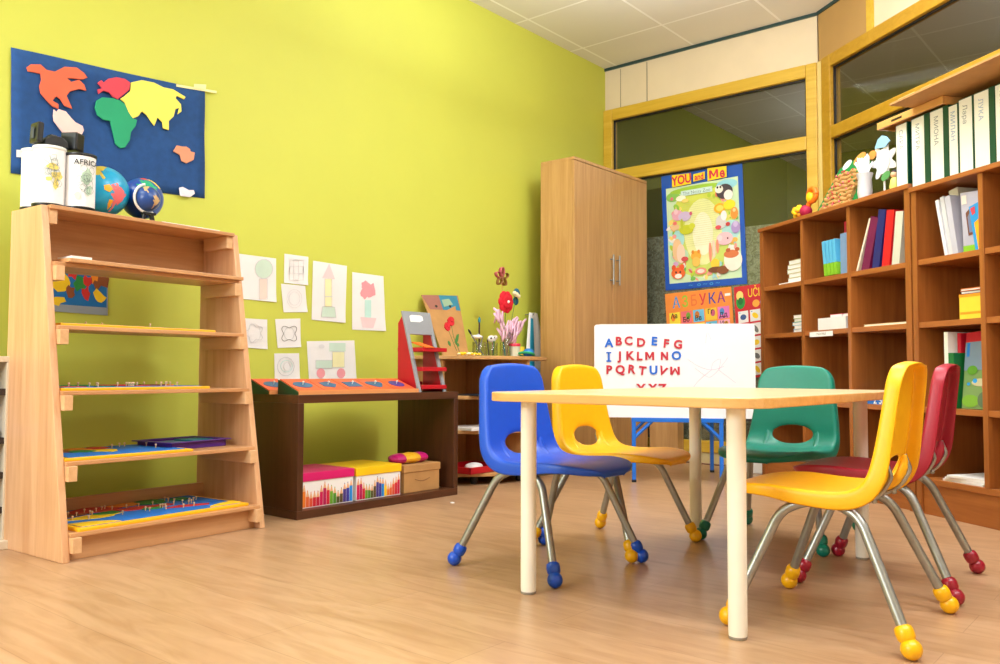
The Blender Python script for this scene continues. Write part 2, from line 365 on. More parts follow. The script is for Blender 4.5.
# ================================================================= WALL DRAWINGS
pal = {'g': cc('pencil_green', (206,228,212), .8), 'p': cc('pencil_pink', (244,214,216), .8), 'y': cc('pencil_yellow', (244,238,184), .8), 'b': cc('pencil_brown', (236,216,206), .8),
       'r': cc('pencil_red', (240,158,166), .8), 'k': cc('pencil_grey', (212,212,214), .8), 'd': cc('pencil_dark', (120,114,110), .8), 'c': cc('pencil_cyan', (196,234,226), .8), 'f': cc('pencil_faint', (228,226,228), .8)}
PK = list(pal)
def dpx(X, Y): return on_wall((230+X/4.742, 240+Y/4.742))
def ring(pts, w=2.2):                                               # closed outline as a thin band of quads, in crop pixels
    out = []; n = len(pts)
    for i in range(n):
        a, b_ = pts[i], pts[(i+1)%n]; dx, dy = b_[0]-a[0], b_[1]-a[1]; l = math.hypot(dx, dy) or 1; nx_, ny_ = -dy/l*w/2, dx/l*w/2
        out.append([(a[0]+nx_,a[1]+ny_),(b_[0]+nx_,b_[1]+ny_),(b_[0]-nx_,b_[1]-ny_),(a[0]-nx_,a[1]-ny_)])
    return out
def rect(x0,y0,x1,y1): return [(x0,y0),(x1,y0),(x1,y1),(x0,y1)]
def petal(cx, cy, r, k=4, a=.22, n=40): return [(cx+r*(1+a*math.cos(k*t+PI))*math.cos(t), cy+r*(1+a*math.cos(k*t+PI))*math.sin(t)) for t in [2*PI*i/n for i in range(n)]]
drawings = [
 ('drawing of a round green tree on white paper, beside the sloped shelf', [(-22,57),(217,88),(217,295),(-20,272)],
   [('g', ell(158,137,41,44)), ('b', rect(136,184,174,282))], [('k', ell(158,137,42,46)), ('k', rect(136,184,174,282))]),
 ('small blank-looking square drawing with a faint grid, topmost of the small papers', [(256,65),(370,80),(367,215),(254,203)],
   [], [('f', rect(280,95,345,190)), ('f', rect(300,95,322,190)), ('f', rect(280,125,345,158))]),
 ('small tilted white paper with a faint circle, under the small gridded drawing', [(240,207),(355,218),(365,342),(252,343)], [], [('f', ell(303,278,36,44)), ('f', ell(303,278,26,32))]),
 ('small white paper with a pale looped flower, touching the sloped shelf', [(44,370),(175,377),(175,518),(44,508)], [], [('k', petal(112,442,38,5)), ('f', ell(112,442,30,46))]),
 ('small white paper with a dark pencilled four-lobed outline', [(212,375),(332,372),(334,508),(224,512)], [], [('d', petal(278,444,36,4,.25)), ('k', ell(278,444,24,30))]),
 ('small white paper with a faint bluish ball, lowest of the small papers', [(208,538),(326,537),(330,668),(210,668)], [], [('c', ell(265,598,28,28)), ('k', ell(262,600,40,44)), ('f', ell(268,600,16,20))]),
 ('tall white drawing of a tower with yellow shaft and pink pointed roof', [(392,98),(553,123),(544,393),(385,378)],
   [('p', [(435,180),(495,186),(468,112)]), ('y', rect(447,184,480,268)), ('y', rect(446,268,482,316)), ('g', [(436,316),(494,318),(500,368),(430,364)])], [('k', rect(447,184,480,316)), ('k', rect(447,268,481,270)), ('k', [(436,316),(494,318),(500,368),(430,364)])]),
 ('tall white drawing of a red flower in a pot, rightmost wall drawing', [(578,152),(726,172),(736,432),(577,425)],
   [('r', blob(640,215,22,24)), ('r', blob(665,240,22,36)), ('r', blob(636,252,20,26)), ('c', rect(637,285,667,370)), ('p', [(617,366),(690,372),(676,416),(628,414)])], [('p', [(617,366),(690,372),(676,416),(628,414)])]),
 ('wide white drawing of a car of coloured blocks behind the red geometry stand', [(362,480),(588,476),(600,690),(375,700)],
   [('f', ell(432,505,14,10)), ('g', rect(468,488,545,528)), ('y', rect(482,530,540,604)), ('g', rect(404,570,482,608)), ('r', ell(428,632,20,24)), ('r', ell(524,632,20,24))], [('k', rect(482,530,540,604)), ('k', rect(404,570,482,608))])]
for lab, quad, fills, lines in drawings:
    c = [dpx(*p) for p in quad]; cy = sum(p[0] for p in c)/4; cz = min(p[1] for p in c)
    m_ = M(); mm = T(-XL, -cy, -cz) @ wl(XL)
    n = 8; vs = []
    for j in range(n+1):
        for i in range(n+1):
            u, v = i/n, j/n; p = Vector(c[0]).lerp(Vector(c[1]), u).lerp(Vector(c[3]).lerp(Vector(c[2]), u), v)
            vs.append((p.x, p.y, .003+.010*max(0, v-.7)**2*10*(u-.3)**2))
    m_.add(vs, [(j*(n+1)+i, (j+1)*(n+1)+i, (j+1)*(n+1)+i+1, j*(n+1)+i+1) for j in range(n) for i in range(n)], 0, True, mm)
    for fi, (k, pl) in enumerate(fills): m_.prism([dpx(*p) for p in pl], .0042, .0045+.00012*fi, 1+PK.index(k), mm)
    for k, pl in lines:
        for q in ring(pl): m_.prism([dpx(*p) for p in q], .0047, .0053, 1+PK.index(k), mm)
    o = m_.build('drawing', [white_paper]+[pal[k] for k in PK], loc=(XL, cy, cz))
    tag(o, lab, 'drawing', 'children\'s drawings taped to the lime wall')

# ================================================================= SLOPED DISPLAY STAND
ST = Vector((-2.815, 1.203, 0)); RS = PI/2+math.radians(3.7)
stand = thing('display_stand', 'sloped beech display stand with six shelves against the lime wall', 'shelf', ST, RS)
SM = T(*ST) @ RZ(RS); WD, SH, SD = .795, 1.180, .425
def fy(z): return .209*z/1.18
for x0, lb in ((0, 0), (WD-.025, 1)):
    M().prism([(0,0),(SD,0),(SD,SH),(fy(SH),SH)], 0, .025, 0, T(x0,0,0) @ Matrix(((0,0,1,0),(1,0,0,0),(0,1,0,0),(0,0,0,1)))).build('side_panel', beech, stand, bev=.003)
zs = [1.183, .985, .768, .548, .318, .092]
for z in zs:
    y0 = fy(z)-.004
    M().box(.025, WD-.025, y0-.012, SD-(.05 if z < 1.1 else .0), z-.014, z).build('shelf', beech_x, stand, bev=.002)
    for x0 in (.025, WD-.055): M().box(x0, x0+.03, y0-.026 if z < 1.1 else y0, SD-.06, z-.064, z-.014).build('shelf_rail', beech_light, stand, bev=.002)
M().box(.025, WD-.025, SD-.02, SD, 1.015, 1.169).build('back_panel', beech_x, stand, bev=.001)
M().box(.025, WD-.025, SD-.05, SD-.03, .06, .15).build('back_rail', beech_x, stand, bev=.001)
M().box(.026, WD-.026, .035, .055, 0, .078).build('plinth', beech_x, stand, bev=.002)
def onstand(x, y, z): return SM @ Vector((x, y, z))

# what lies on the sloped stand --------------------------------------------------
def cyl(name, x, y, r, h, label, shapes, txt=None, black=True):
    t = thing(name, label, 'canister', onstand(x, y, 1.183), RS, 'paper-wrapped canisters on the sloped stand')
    M().lathe([(r*.96,0),(r,.004),(r,.012)], 32).build('base_ring', black_plastic, t)
    m_ = M().lathe([(r-.002,.012),(r-.002,h-.012)], 32, 0, None)
    rnd = random.Random(int(x*1000)); A0 = -PI/2-.25
    def wrap(p, dz=.001):
        a = A0+p[0]/r; return ((r+dz)*math.cos(a), (r+dz)*math.sin(a), p[1])
    for mi, pl in shapes:
        pl2 = pl if sum(pl[i][0]*pl[(i+1)%len(pl)][1]-pl[(i+1)%len(pl)][0]*pl[i][1] for i in range(len(pl))) > 0 else pl[::-1]
        m_.add([wrap(p) for p in pl2], [tuple(range(len(pl2)))], mi)
    for k in range(14):
        cx_, cz_ = rnd.uniform(-.02,.03), h*rnd.uniform(.3,.8); pl = blob(cx_, cz_, .011, .013, 7, .3, rnd)
        m_.tube([wrap(p, .0015) for p in pl+pl[:1]], .0006, 4, 1)
    if txt:
        vs, fs = text_mesh(txt, 0, .01); m_.add([wrap((v[0]*.027+.012, v[1]*.027+h-.036), .0016) for v in vs], fs, 2)
    m_.build('map_wrap', [white_paper, cc('map_ink', (120,140,134)), cc('dark_ink', (40,40,40)), cc('map_yellow', (240,216,110)), cc('map_green', (196,222,200)), cc('map_peach', (250,222,200))], t)
    M().lathe([(r-.002,h-.012),(r+.001,h-.010),(r+.001,h-.001),(r-.004,h),(r-.01,h-.006)] , 32).build('rim', black_plastic if black else plastic_white, t)
    return t
cyl('canister', .060, .285, .053, .215, 'white paper-wrapped canister with black base ring under the black device', [(3, blob(.0,.14,.018,.012)), (3, blob(.015,.11,.02,.014)), (3, blob(.012,.08,.008,.02)), (3, blob(-.012,.095,.01,.008))], black=False)
cyl('canister', .155, .255, .052, .205, 'white canister with AFRICA heading and black rim, next to the turquoise globe', [(4, blob(.012,.12,.02,.026)), (4, blob(.018,.07,.012,.02)), (4, blob(-.02,.05,.01,.012))], 'AFRICA')
cyl('canister', .072, .392, .055, .222, 'white canister at the back left corner of the stand, faint peach map', [(5, blob(.0,.13,.014,.03)), (5, blob(.0,.07,.012,.02))], black=False)
dv = thing('device', 'black plastic device with two upright end blocks on top of a canister', 'device', onstand(.072, .285, 1.3985), RS)
m_ = M(); m_.prism([(-.045,-.0),(-.042,.022),(-.02,.040),(.02,.040),(.036,.026),(.042,0)], -.03, .03, 0, RX(PI/2)); m_.build('body', black_plastic, dv, bev=.005)
M().box(-.018, .004, -.018, .018, .040, .045).build('button', cc('grey_btn', (70,76,84)), dv, bev=.002)
m_ = M(); m_.box(-.011, .011, -.03, .03, -.0, .072, 0, T(-.06,0,.006) @ RY(.06)); m_.build('left_block', black_plastic, dv, bev=.006)
m_ = M(); m_.box(-.023, .023, -.032, .032, -.0, .066, 0, T(.066,0,.003) @ RY(.03) @ RZ(.5)); m_.build('right_block', black_plastic, dv, bev=.006)
M().box(-.074, -.0705, -.01, .01, .02, .06).build('clip', cc('grey_btn', (70,76,84)), dv, bev=.002)

def globe_mesh(r, sea, lands, c=(0,0,0)):
    m_ = M().ball(c, r, 0, 20)
    for mi, lat0, lon0, pl in lands:
        vs = []
        # fan with a centre so the patch follows the sphere
        n = len(pl); rings = 4; vs = []
        cx_ = sum(p[0] for p in pl)/n; cy_ = sum(p[1] for p in pl)/n
        for q in range(rings+1):
            for p in pl:
                t = q/rings; lo = math.radians(lon0+cx_+(p[0]-cx_)*t); la = math.radians(lat0+cy_+(p[1]-cy_)*t); R_ = r*1.006
                vs.append((c[0]+R_*math.cos(la)*math.cos(lo), c[1]+R_*math.cos(la)*math.sin(lo), c[2]+R_*math.sin(la)))
        fs = [(q*n+i, q*n+(i+1)%n, (q+1)*n+(i+1)%n, (q+1)*n+i) for q in range(rings) for i in range(n)]
        m_.add(vs, fs, mi, True)
    return m_
SAm = [(-8,14),(6,20),(20,8),(34,-2),(26,-18),(16,-30),(6,-52),(0,-54),(0,-30),(-8,-8)]
NAm = [(-40,30),(-20,36),(6,38),(24,26),(10,14),(4,2),(-8,4),(-2,-8),(10,-18),(6,-22),(-14,-10),(-24,6),(-34,14)]
Afr = [(-28,10),(-20,30),(6,34),(26,26),(34,10),(46,8),(34,-8),(30,-26),(16,-36),(10,-30),(8,-6),(-6,0),(-20,2)]
gr_ = .093
g1 = thing('globe', 'turquoise globe with pink South America, beside the AFRICA canister', 'globe', onstand(.262, .30, 1.183), RS, 'globes on the sloped stand')
m_ = globe_mesh(gr_, 0, [(1,-6,-92,SAm),(2,40,-122,NAm),(3,-2,-112,[(-4,6),(8,10),(16,0),(8,-8),(-2,-4)]),(3,-34,-98,[(-4,8),(6,8),(4,-10),(-2,-20),(-6,-4)])], (0,0,gr_+.004))
m_.build('ball', [cc('sea_turquoise', (16,156,204), .3), cc('land_pink', (232,112,120), .4), cc('land_olive', (206,180,70), .4), cc('land_orange', (244,172,40), .4)], g1)
M().lathe([(.03,0),(.03,.004),(.012,.01)], 20).build('foot', cc('sea_turquoise', (16,156,204), .3), g1)
g2 = thing('globe', 'dark blue globe with green Africa, behind the small stand globe', 'globe', onstand(.432, .32, 1.183), RS, 'globes on the sloped stand')
m_ = globe_mesh(.079, 0, [(1,22,-112,Afr),(2,62,-116,[(-20,0),(0,14),(22,8),(26,-6),(0,-6)]),(3,50,-66,[(-30,10),(0,20),(30,6),(26,-16),(8,-24),(-6,-8)])], (0,0,.102))
m_.build('ball', [cc('sea_blue', (20,72,170), .3), cc('land_green', (24,160,120), .4), cc('land_red', (206,40,60), .4), cc('land_yellow', (246,210,40), .4)], g2)
M().lathe([(.04,0),(.04,.006),(.012,.012),(.010,.028)], 20).build('foot', black_plastic, g2)
g3 = thing('globe', 'small navy globe in a white ring on a dark two-legged stand', 'globe', onstand(.392, .215, 1.183), RS, 'globes on the sloped stand')
m_ = globe_mesh(.047, 0, [(1,-6,-88,SAm),(1,40,-124,NAm)], (0,0,.082))
m_.build('ball', [cc('sea_navy', (30,70,140), .3), cc('land_tan', (206,172,120), .4)], g3)
m_ = M(); m_.tube([(.054*math.sin(a)-.0, -.002, .082+.054*math.cos(a)) for a in [(-.25-PI*1.05*k/24) for k in range(25)]], .005, 8); m_.build('meridian_ring', plastic_white, g3)
m_ = M(); m_.tube([(-.012,0,.024),(-.014,0,0)], .007); m_.tube([(.016,0,.026),(.022,0,0)], .009); m_.box(-.02,.03,-.012,.012,.022,.030); m_.build('foot', black_plastic, g3)
o = M().box(-.13,.13,-.09,.09,0,.012).build('book', [white_paper], bev=.002, loc=onstand(.605,.335,1.183)); o.rotation_euler = (0,0,RS); tag(o, 'thin white book lying at the right end of the stand top', 'book')

def board(name, label, x0, x1, y0, y1, z, frame_m, th=.012, rot=0., shapes=(), mats=(), npeg=0, seed=1, cat='puzzle', peg_y=(.2,.9), group='map puzzle boards on the sloped stand'):
    w, d = x1-x0, y1-y0; t = thing(name, label, cat, onstand((x0+x1)/2, (y0+y1)/2, z), RS+rot, group)
    m_ = M().box(-w/2, w/2, -d/2, d/2, 0, th); m_.build('frame', frame_m, t, bev=.002)
    m_ = M(); m_.box(-w/2+.022, w/2-.022, -d/2+.022, d/2-.022, th, th+.0015)
    for k, (mi, pl) in enumerate(shapes): m_.prism([(-w/2+.022+p[0]*(w-.044), -d/2+.022+p[1]*(d-.044)) for p in pl], th+.0015, th+.0025+.0003*k, mi)
    if mats: m_.build('map', list(mats), t)
    rnd = random.Random(seed)
    for k in range(npeg):
        px, py = (rnd.uniform(-.42,.42)*w, -d/2+d*rnd.uniform(*peg_y))
        M().lathe([(.002,0),(.002,.008),(.0036,.010),(.004,.013),(.0025,.015)], 8, 0, T(px, py, th+.002)).build('peg', pegs_m, t)
    return t
pm = [cc('puzzle_sea', (24,120,214)), cc('puzzle_yellow', (248,204,30)), cc('puzzle_green', (40,140,60)), cc('puzzle_red', (206,44,40)), cc('puzzle_brown', (140,76,40)), cc('puzzle_orange', (240,140,30))]
yb_ = cc('board_yellow', (250,184,22), .4); bb_ = cc('board_wood', (196,140,76), .5)
def world_shapes(seed, n=16):
    rnd = random.Random(seed); out = []
    for k in range(n):
        out.append((rnd.choice([1,2,3,4,5,2,3]), [(min(.98,max(.02,p[0])),min(.98,max(.02,p[1]))) for p in blob(rnd.uniform(.08,.9), rnd.uniform(.3,.92), rnd.uniform(.06,.13), rnd.uniform(.07,.14), 11, .35, rnd)]))
    return out
board('puzzle_board', 'plain wooden board overhanging the second shelf with a white corner', .06, .775, .135, .435, .985, beech_x, .014, .012, cat='board')
o = M().box(-.035,.035,-.05,.05,0,.010).build('paper_card', white_paper, loc=onstand(.115,.20,.9995)); o.rotation_euler = (0,0,RS); tag(o, 'white card on the left corner of the second-shelf board', 'card')
board('puzzle_board', 'yellow-framed map puzzle on the third shelf, only its edge showing', .05, .66, .155, .43, .768, yb_, .010, 0, world_shapes(3), pm, 3, 3)
board('puzzle_board', 'yellow-framed peg puzzle on the fourth shelf at eye level', .03, .60, .10, .41, .548, yb_, .010, 0, world_shapes(4), pm, 22, 4, peg_y=(.15,.6))
board('puzzle_board', 'blue sea map puzzle in a yellow frame beside the purple tray', .03, .50, .05, .40, .318, yb_, .010, -.02, [(1, blob(.45,.5,.14,.2)), (4, blob(.2,.75,.18,.2)), (5, blob(.38,.8,.12,.16)), (3, blob(.55,.82,.1,.14)), (2, blob(.3,.55,.1,.12))], pm, 6, 5, peg_y=(.3,.8))
board('puzzle_board', 'largest map puzzle with many pegs on the bottom shelf', .045, .725, .012, .42, .092, yb_, .011, .03, [(1,[(0,0),(.22,0),(.2,.1),(.12,.2),(.0,.24)])]+[(1, blob(.2,.42,.16,.1)), (2, blob(.32,.5,.08,.09)), (4, blob(.12,.7,.14,.16)), (3, blob(.33,.78,.16,.16)), (3, blob(.5,.55,.13,.1)), (2, blob(.56,.42,.06,.07)), (2, blob(.68,.8,.1,.14)), (5, blob(.5,.82,.1,.1)), (3, blob(.62,.5,.1,.06)), (2, blob(.86,.72,.06,.1)), (3, [(.6,.28),(.7,.32),(.86,.2),(.84,.16),(.72,.22)]), (1,[(.78,0),(1,0),(1,.14),(.9,.1),(.84,.06)])], pm, 34, 6, peg_y=(.22,.75))
tr = thing('tray', 'purple plastic tray with papers at the right of the fifth shelf', 'tray', onstand(.585, .25, .318), RS+.1)
m_ = M(); m_.box(-.13,.13,-.10,.10,0,.004)
for a in ((-.13,.13,-.10,-.094),(-.13,.13,.094,.10),(-.13,-.124,-.10,.10),(.124,.13,-.10,.10)): m_.box(*a, 0, .028)
for a in ((-.145,.145,-.115,-.098),(-.145,.145,.098,.115),(-.145,-.128,-.10,.10),(.128,.145,-.10,.10)): m_.box(*a, .026, .030)
m_.build('body', purple, tr, bev=.002)
M().box(-.10,.06,-.07,.07,.004,.022).build('papers', cc('tray_paper', (90,130,170)), tr); M().box(0,.10,-.06,.05,.022,.028).build('folder', cc('tray_teal', (30,130,150)), tr)
# framed map on the wall, seen through the stand
def quadmap(c):                                                     # c: TL, TR, BR, BL as 3D points; returns f(u,v,out)
    nrm = (c[1]-c[0]).cross(c[3]-c[0]).normalized()
    if nrm.dot(EYE-c[0]) < 0: nrm = -nrm
    return lambda u, v, o=0.: c[0].lerp(c[1], u).lerp(c[3].lerp(c[2], u), v)+nrm*o
class Poster:
    def __init__(s, corners, base=.002):
        s.q = quadmap(corners); s.m = M(); s.lay = base; s.mats = []
    def mi(s, m):
        if m not in s.mats: s.mats.append(m)
        return s.mats.index(m)
    def poly(s, pts, m):
        s.lay += .00006; n = len(pts)
        if n == 4 and all(True for _ in pts): pass
        vs = [s.q(p[0], p[1], s.lay) for p in pts]
        a = (vs[1]-vs[0]).cross(vs[2]-vs[0]); s.m.add(vs, [tuple(range(n))], s.mi(m)); return s
    def rect(s, u0, v0, u1, v1, m): return s.poly([(u0,v0),(u1,v0),(u1,v1),(u0,v1)], m)
    def ell(s, u, v, a, b_, m, rot=0., n=22): return s.poly(ell(u, v, a, b_, n, rot), m)
    def text(s, t, u, v, su, sv, m, bold=.015, rot=0.):
        s.lay += .00006; vs, fs = text_mesh(t, 0, bold); cr, sr = math.cos(rot), math.sin(rot)
        s.m.add([s.q(u+(p[0]*cr+p[1]*sr)*su, v-(p[1]*cr-p[0]*sr)*sv, s.lay) for p in vs], fs, s.mi(m)); return s
    def sheet(s, m):                                                # solid backing sheet with thickness
        i = s.mi(m); vs = [s.q(u, v, o_) for o_ in (.0006, .002) for u, v in ((0,0),(1,0),(1,1),(0,1))]
        s.m.add(vs, [(0,1,2,3),(7,6,5,4),(0,4,5,1),(1,5,6,2),(2,6,7,3),(3,7,4,0)], i); return s
    def done(s, name, label, cat, group=None):
        c = s.q(.5, 1.); off_ = Matrix.Translation(-c); mm = s.m
        mm.v = [v-c for v in mm.v]
        return tag(mm.build(name, s.mats, loc=c), label, cat, group)
P = Poster([onx(48,258,XL+.001), onx(108,260.5,XL+.001), onx(107.5,315.5,XL+.001), onx(49,311,XL+.001)])
P.sheet(cc('pap_grey', (150,160,166)))
P.rect(.02,.02,.98,.86, cc('map_sea', (16,110,176)))
rnd = random.Random(5)
for (u,v,a,b_,c_) in ((.2,.45,.14,.14,'puzzle_yellow'),(.12,.8,.12,.1,'puzzle_yellow'),(.4,.25,.1,.12,'puzzle_red'),(.5,.45,.09,.12,'puzzle_green'),(.63,.4,.09,.12,'puzzle_red'),(.62,.62,.08,.12,'puzzle_red'),(.85,.35,.14,.2,'puzzle_brown'),(.35,.6,.08,.1,'puzzle_brown'),(.75,.3,.06,.12,'puzzle_orange'),(.85,.68,.12,.12,'puzzle_yellow')):
    P.poly(blob(u, v, a, b_, 10, .4, rnd), MATS[c_])
P.done('map_poster', 'small printed map of Europe on the wall behind the sloped stand', 'poster')

# ================================================================= low pale unit at the far left
lu = thing('storage_unit', 'low pale shelf unit cut by the left photo edge, beside the sloped stand', 'shelf', (-3.45, .75, 0))
pale = wood('pale_wood', (214,200,176), (226,214,192), 'z')
M().box(0,.23,.42,.44,.03,.645).build('side_panel', pale, lu, bev=.002); M().box(0,.23,0,.02,.03,.645).build('side_panel', pale, lu, bev=.002)
M().box(0,.23,0,.44,.645,.665).build('top', pale, lu, bev=.002); M().box(0,.26,-.01,.46,0,.03).build('base', pale, lu, bev=.003)
M().box(0,.01,.02,.42,.03,.645).build('back_panel', cc('pale_back', (196,206,214)), lu)
for z in (.12,.24,.36,.53): M().box(.01,.225,.02,.42,z,z+.022).build('shelf', cc('dark_shelf', (52,40,36)), lu)
o = M().box(-.05,.05,-.08,.08,0,.03).build('blue_dish', blue_p, bev=.004, loc=(-3.29,1.07,.382)); tag(o, 'blue plastic dish on the low pale shelf unit at the far left', 'dish')

# ================================================================= DARK BENCH
bx, by0, by1, bz = -2.905, 2.175, 3.155, .517
bench = thing('open_bench', 'dark walnut open-fronted low shelf between the sloped stand and corner shelf', 'shelf', (bx, by0, 0))
bd = .41; bl = by1-by0
M().box(-bd,0,0,bl,bz-.035,bz).build('top_board', walnut_y, bench, bev=.002); M().box(-bd,0,0,bl,0.0,.035).build('bottom_board', walnut_y, bench, bev=.002)
for y0 in (0, bl-.03): M().box(-bd,0,y0,y0+.03,.035,bz-.035).build('side_panel', walnut, bench, bev=.002)
# boxes inside
def pencil_box(label, y0, y1, lid, h, seed, first):
    t = thing('storage_box', label, 'box', (-2.955, (y0+y1)/2, .035), 0, 'lidded boxes inside the dark bench')
    w = y1-y0; d = .27
    m_ = M().box(-d, 0, -w/2+.006, w/2-.006, 0, h-.036)
    cols = [(250,206,20),(240,130,40),(236,110,60),(230,90,60),(214,30,50),(200,20,60),(214,20,90),(190,20,90),(210,30,60),(110,170,40),(80,150,40),(90,90,40),(100,80,40),(80,60,140),(60,60,160),(30,140,220)]
    cols = cols[first:]+cols[:first]; n = 16; pw = (w-.016)/n; mats_ = [white_paper]
    tip = cc('pencil_tip_wood', (232,178,130))
    mats_.append(tip)
    for k in range(n):
        mm = cc('pencil_%d_%d_%d' % cols[k], cols[k], .45); mats_.append(mm)
        yy = -w/2+.008+pw*(k+.5); hh = (h-.036)*(.48+.16*math.cos(k*.85+first)+.05*math.sin(k*2.1)); a = pw*.46
        def fp(p, o_): return (o_, yy+p[0], p[1])
        m_.add([fp(p,.0006) for p in ((-a,.003),(a,.003),(a,hh),(-a,hh))], [(0,1,2,3)], len(mats_)-1)
        m_.add([fp(p,.0006) for p in ((-a,hh),(a,hh),(a*.3,hh+.022),(-a*.3,hh+.022))], [(0,1,2,3)], 1)
        m_.add([fp(p,.0007) for p in ((-a*.3,hh+.022),(a*.3,hh+.022),(0,hh+.03))], [(0,1,2)], len(mats_)-1)
    m_.build('body', mats_, t)
    M().box(-d-.004, .004, -w/2+.001, w/2-.001, h-.036, h).build('lid', lid, t, bev=.002)
    return t
pencil_box('pencil-printed white box with magenta lid, left in the dark bench', 2.212, 2.522, lid_pink, .148, 1, 0)
pencil_box('pencil-printed white box with yellow lid beside the magenta one', 2.530, 2.812, lid_yellow, .145, 2, 6)
t = thing('cardboard_box', 'plain brown cardboard box with lid, right in the dark bench', 'box', (-2.955, 2.955, .035), 0, 'lidded boxes inside the dark bench')
M().box(-.20,0,-.122,.118,0,.098).build('body', cardboard, t, bev=.002); M().box(-.204,.004,-.127,.123,.096,.132).build('lid', cardboard, t, bev=.003)
m_ = M(); m_.tube([(0.001,-.05+.1*k/8,.062-.012*math.sin(PI*k/8)) for k in range(9)], .0015, 5); m_.build('handle_cut', cc('card_dark', (140,96,54)), t)
t = thing('packet', 'crinkled magenta and yellow sweet packet on the cardboard box', 'packet', (-3.03, 2.93, .167))
pr = []; m_ = M(); K = 16
for i in range(K+1):
    u = i/K; a = math.sin(PI*min(1, max(.0, u)))**.16; yy = -.115+.23*u; rr = (.024*a+.004)*(1+.06*math.sin(i*5))
    pr.append((yy, rr))
vs = []; 
for yy, rr in pr:
    for k in range(14): an = 2*PI*k/14; vs.append((rr*1.8*math.cos(an), yy, .0255+rr*.95*math.sin(an)))
for i in range(K):
    for k in range(14):
        mi_ = 1 if (4 <= i < 11) else 0
        m_.add([vs[i*14+k], vs[(i+1)*14+k], vs[(i+1)*14+(k+1)%14], vs[i*14+(k+1)%14]], [(0,3,2,1)], mi_, True)
m_.add(vs[:14], [tuple(range(14))], 0); m_.add(vs[-14:], [tuple(range(13,-1,-1))], 0)
m_.text('PASTA', .03, 2, T(.045,.0,.03) @ Matrix(((0,0,1,0),(1,0,0,0),(0,1,0,0),(0,0,0,1)))) if False else None
m_.build('wrapper', [cc('pack_magenta', (190,24,110), .3), cc('pack_yellow', (236,178,40), .3)], t)

# red geometry insets on two wedge stands
TH, WDp = .064, .145; sl = math.atan2(TH-.012, WDp); slen = math.hypot(TH-.012, WDp)
def wedge(label, y0, y1, x0=-2.925):
    t = thing('inset_stand', label, 'stand', (x0, y0, bz), 0, 'wedge stands of geometric insets on the dark bench')
    w = y1-y0
    m_ = M().prism([(0,0),(0,.010),(-WDp,TH-.002),(-WDp,0)], 0, .006, 0, Matrix(((1,0,0,0),(0,0,1,0),(0,1,0,0),(0,0,0,1)))); m_.build('end_panel', green_d, t)
    m_ = M().prism([(0,0),(0,.010),(-WDp,TH-.002),(-WDp,0)], w-.006, w, 0, Matrix(((1,0,0,0),(0,0,1,0),(0,1,0,0),(0,0,0,1)))); m_.build('end_panel', green_d, t)
    m_ = M().prism([(0,0),(0,.010),(-WDp,TH-.002),(-WDp,0)], .006, w-.006, 0, Matrix(((1,0,0,0),(0,0,1,0),(0,1,0,0),(0,0,0,1)))); m_.build('wedge_block', beech_x, t)
    M().box(0, .006, 0, w, 0, .018).build('front_lip', cc('lip_orange', (226,150,90)), t)
    return t
wedge('long wedge stand holding five red insets on the dark bench top', 2.19, 2.89)
def inset(y0, y1, kind, label, x0=-2.925, parent=None):
    t = thing('metal_inset', label, 'geometric inset', (x0-.002, (y0+y1)/2, bz+.0115), 0, 'red geometric insets on the wedge stand')
    mm = RY(sl); w = y1-y0; L_ = slen-.004
    M().box(-L_, 0, -w/2+.001, w/2-.001, 0, .004, 0, mm).build('frame', orange_m, t, bev=.001)
    c = -L_/2; r_ = .036
    sh = {'ellipse': ell(c,0,.034,.048,24), 'pent': [(c+.038*math.cos(a+.3),.046*math.sin(a+.3)) for a in [2*PI*k/5 for k in range(5)]], 'square': [(c-.03,-.042),(c+.03,-.042),(c+.03,.042),(c-.03,.042)],
          'curve': [(c+.036*math.cos(a)*(1+.15*math.cos(3*a)),.046*math.sin(a)*(1+.15*math.cos(3*a))) for a in [2*PI*k/30 for k in range(30)]], 'circle': ell(c,0,.038,.042,24)}[kind]
    o = M().prism(sh, .004, .0055, 0, mm).build('inset', cc('inset_violet', (60,56,140), .4) if kind == 'circle' else insetblue, t)
    M().lathe([(.002,0),(.002,.008),(.0045,.011),(.0045,.014),(.002,.016)], 10, 0, mm @ T(c,0,.0055)).build('knob', plastic_white, t)
yy = 2.196; dyi = .1376
for k, (kd, lb) in enumerate((('ellipse','red inset with blue ellipse, at the green wedge end'),('pent','red inset with blue pentagon, second along the wedge stand'),('square','red inset with blue rectangle, middle of the wedge stand'),('curve','red inset with blue rounded triangle, next to the violet circle'),('circle','red inset with violet circle, by the red ladder stand'))):
    inset(yy+dyi*k, yy+dyi*(k+1)-.001, kd, lb)

wedge('short wedge stand with one red inset, behind the left end of the long one', 2.155, 2.30, -3.085)
inset(2.160, 2.297, 'ellipse', 'red inset half hidden behind the green wedge end', -3.085)
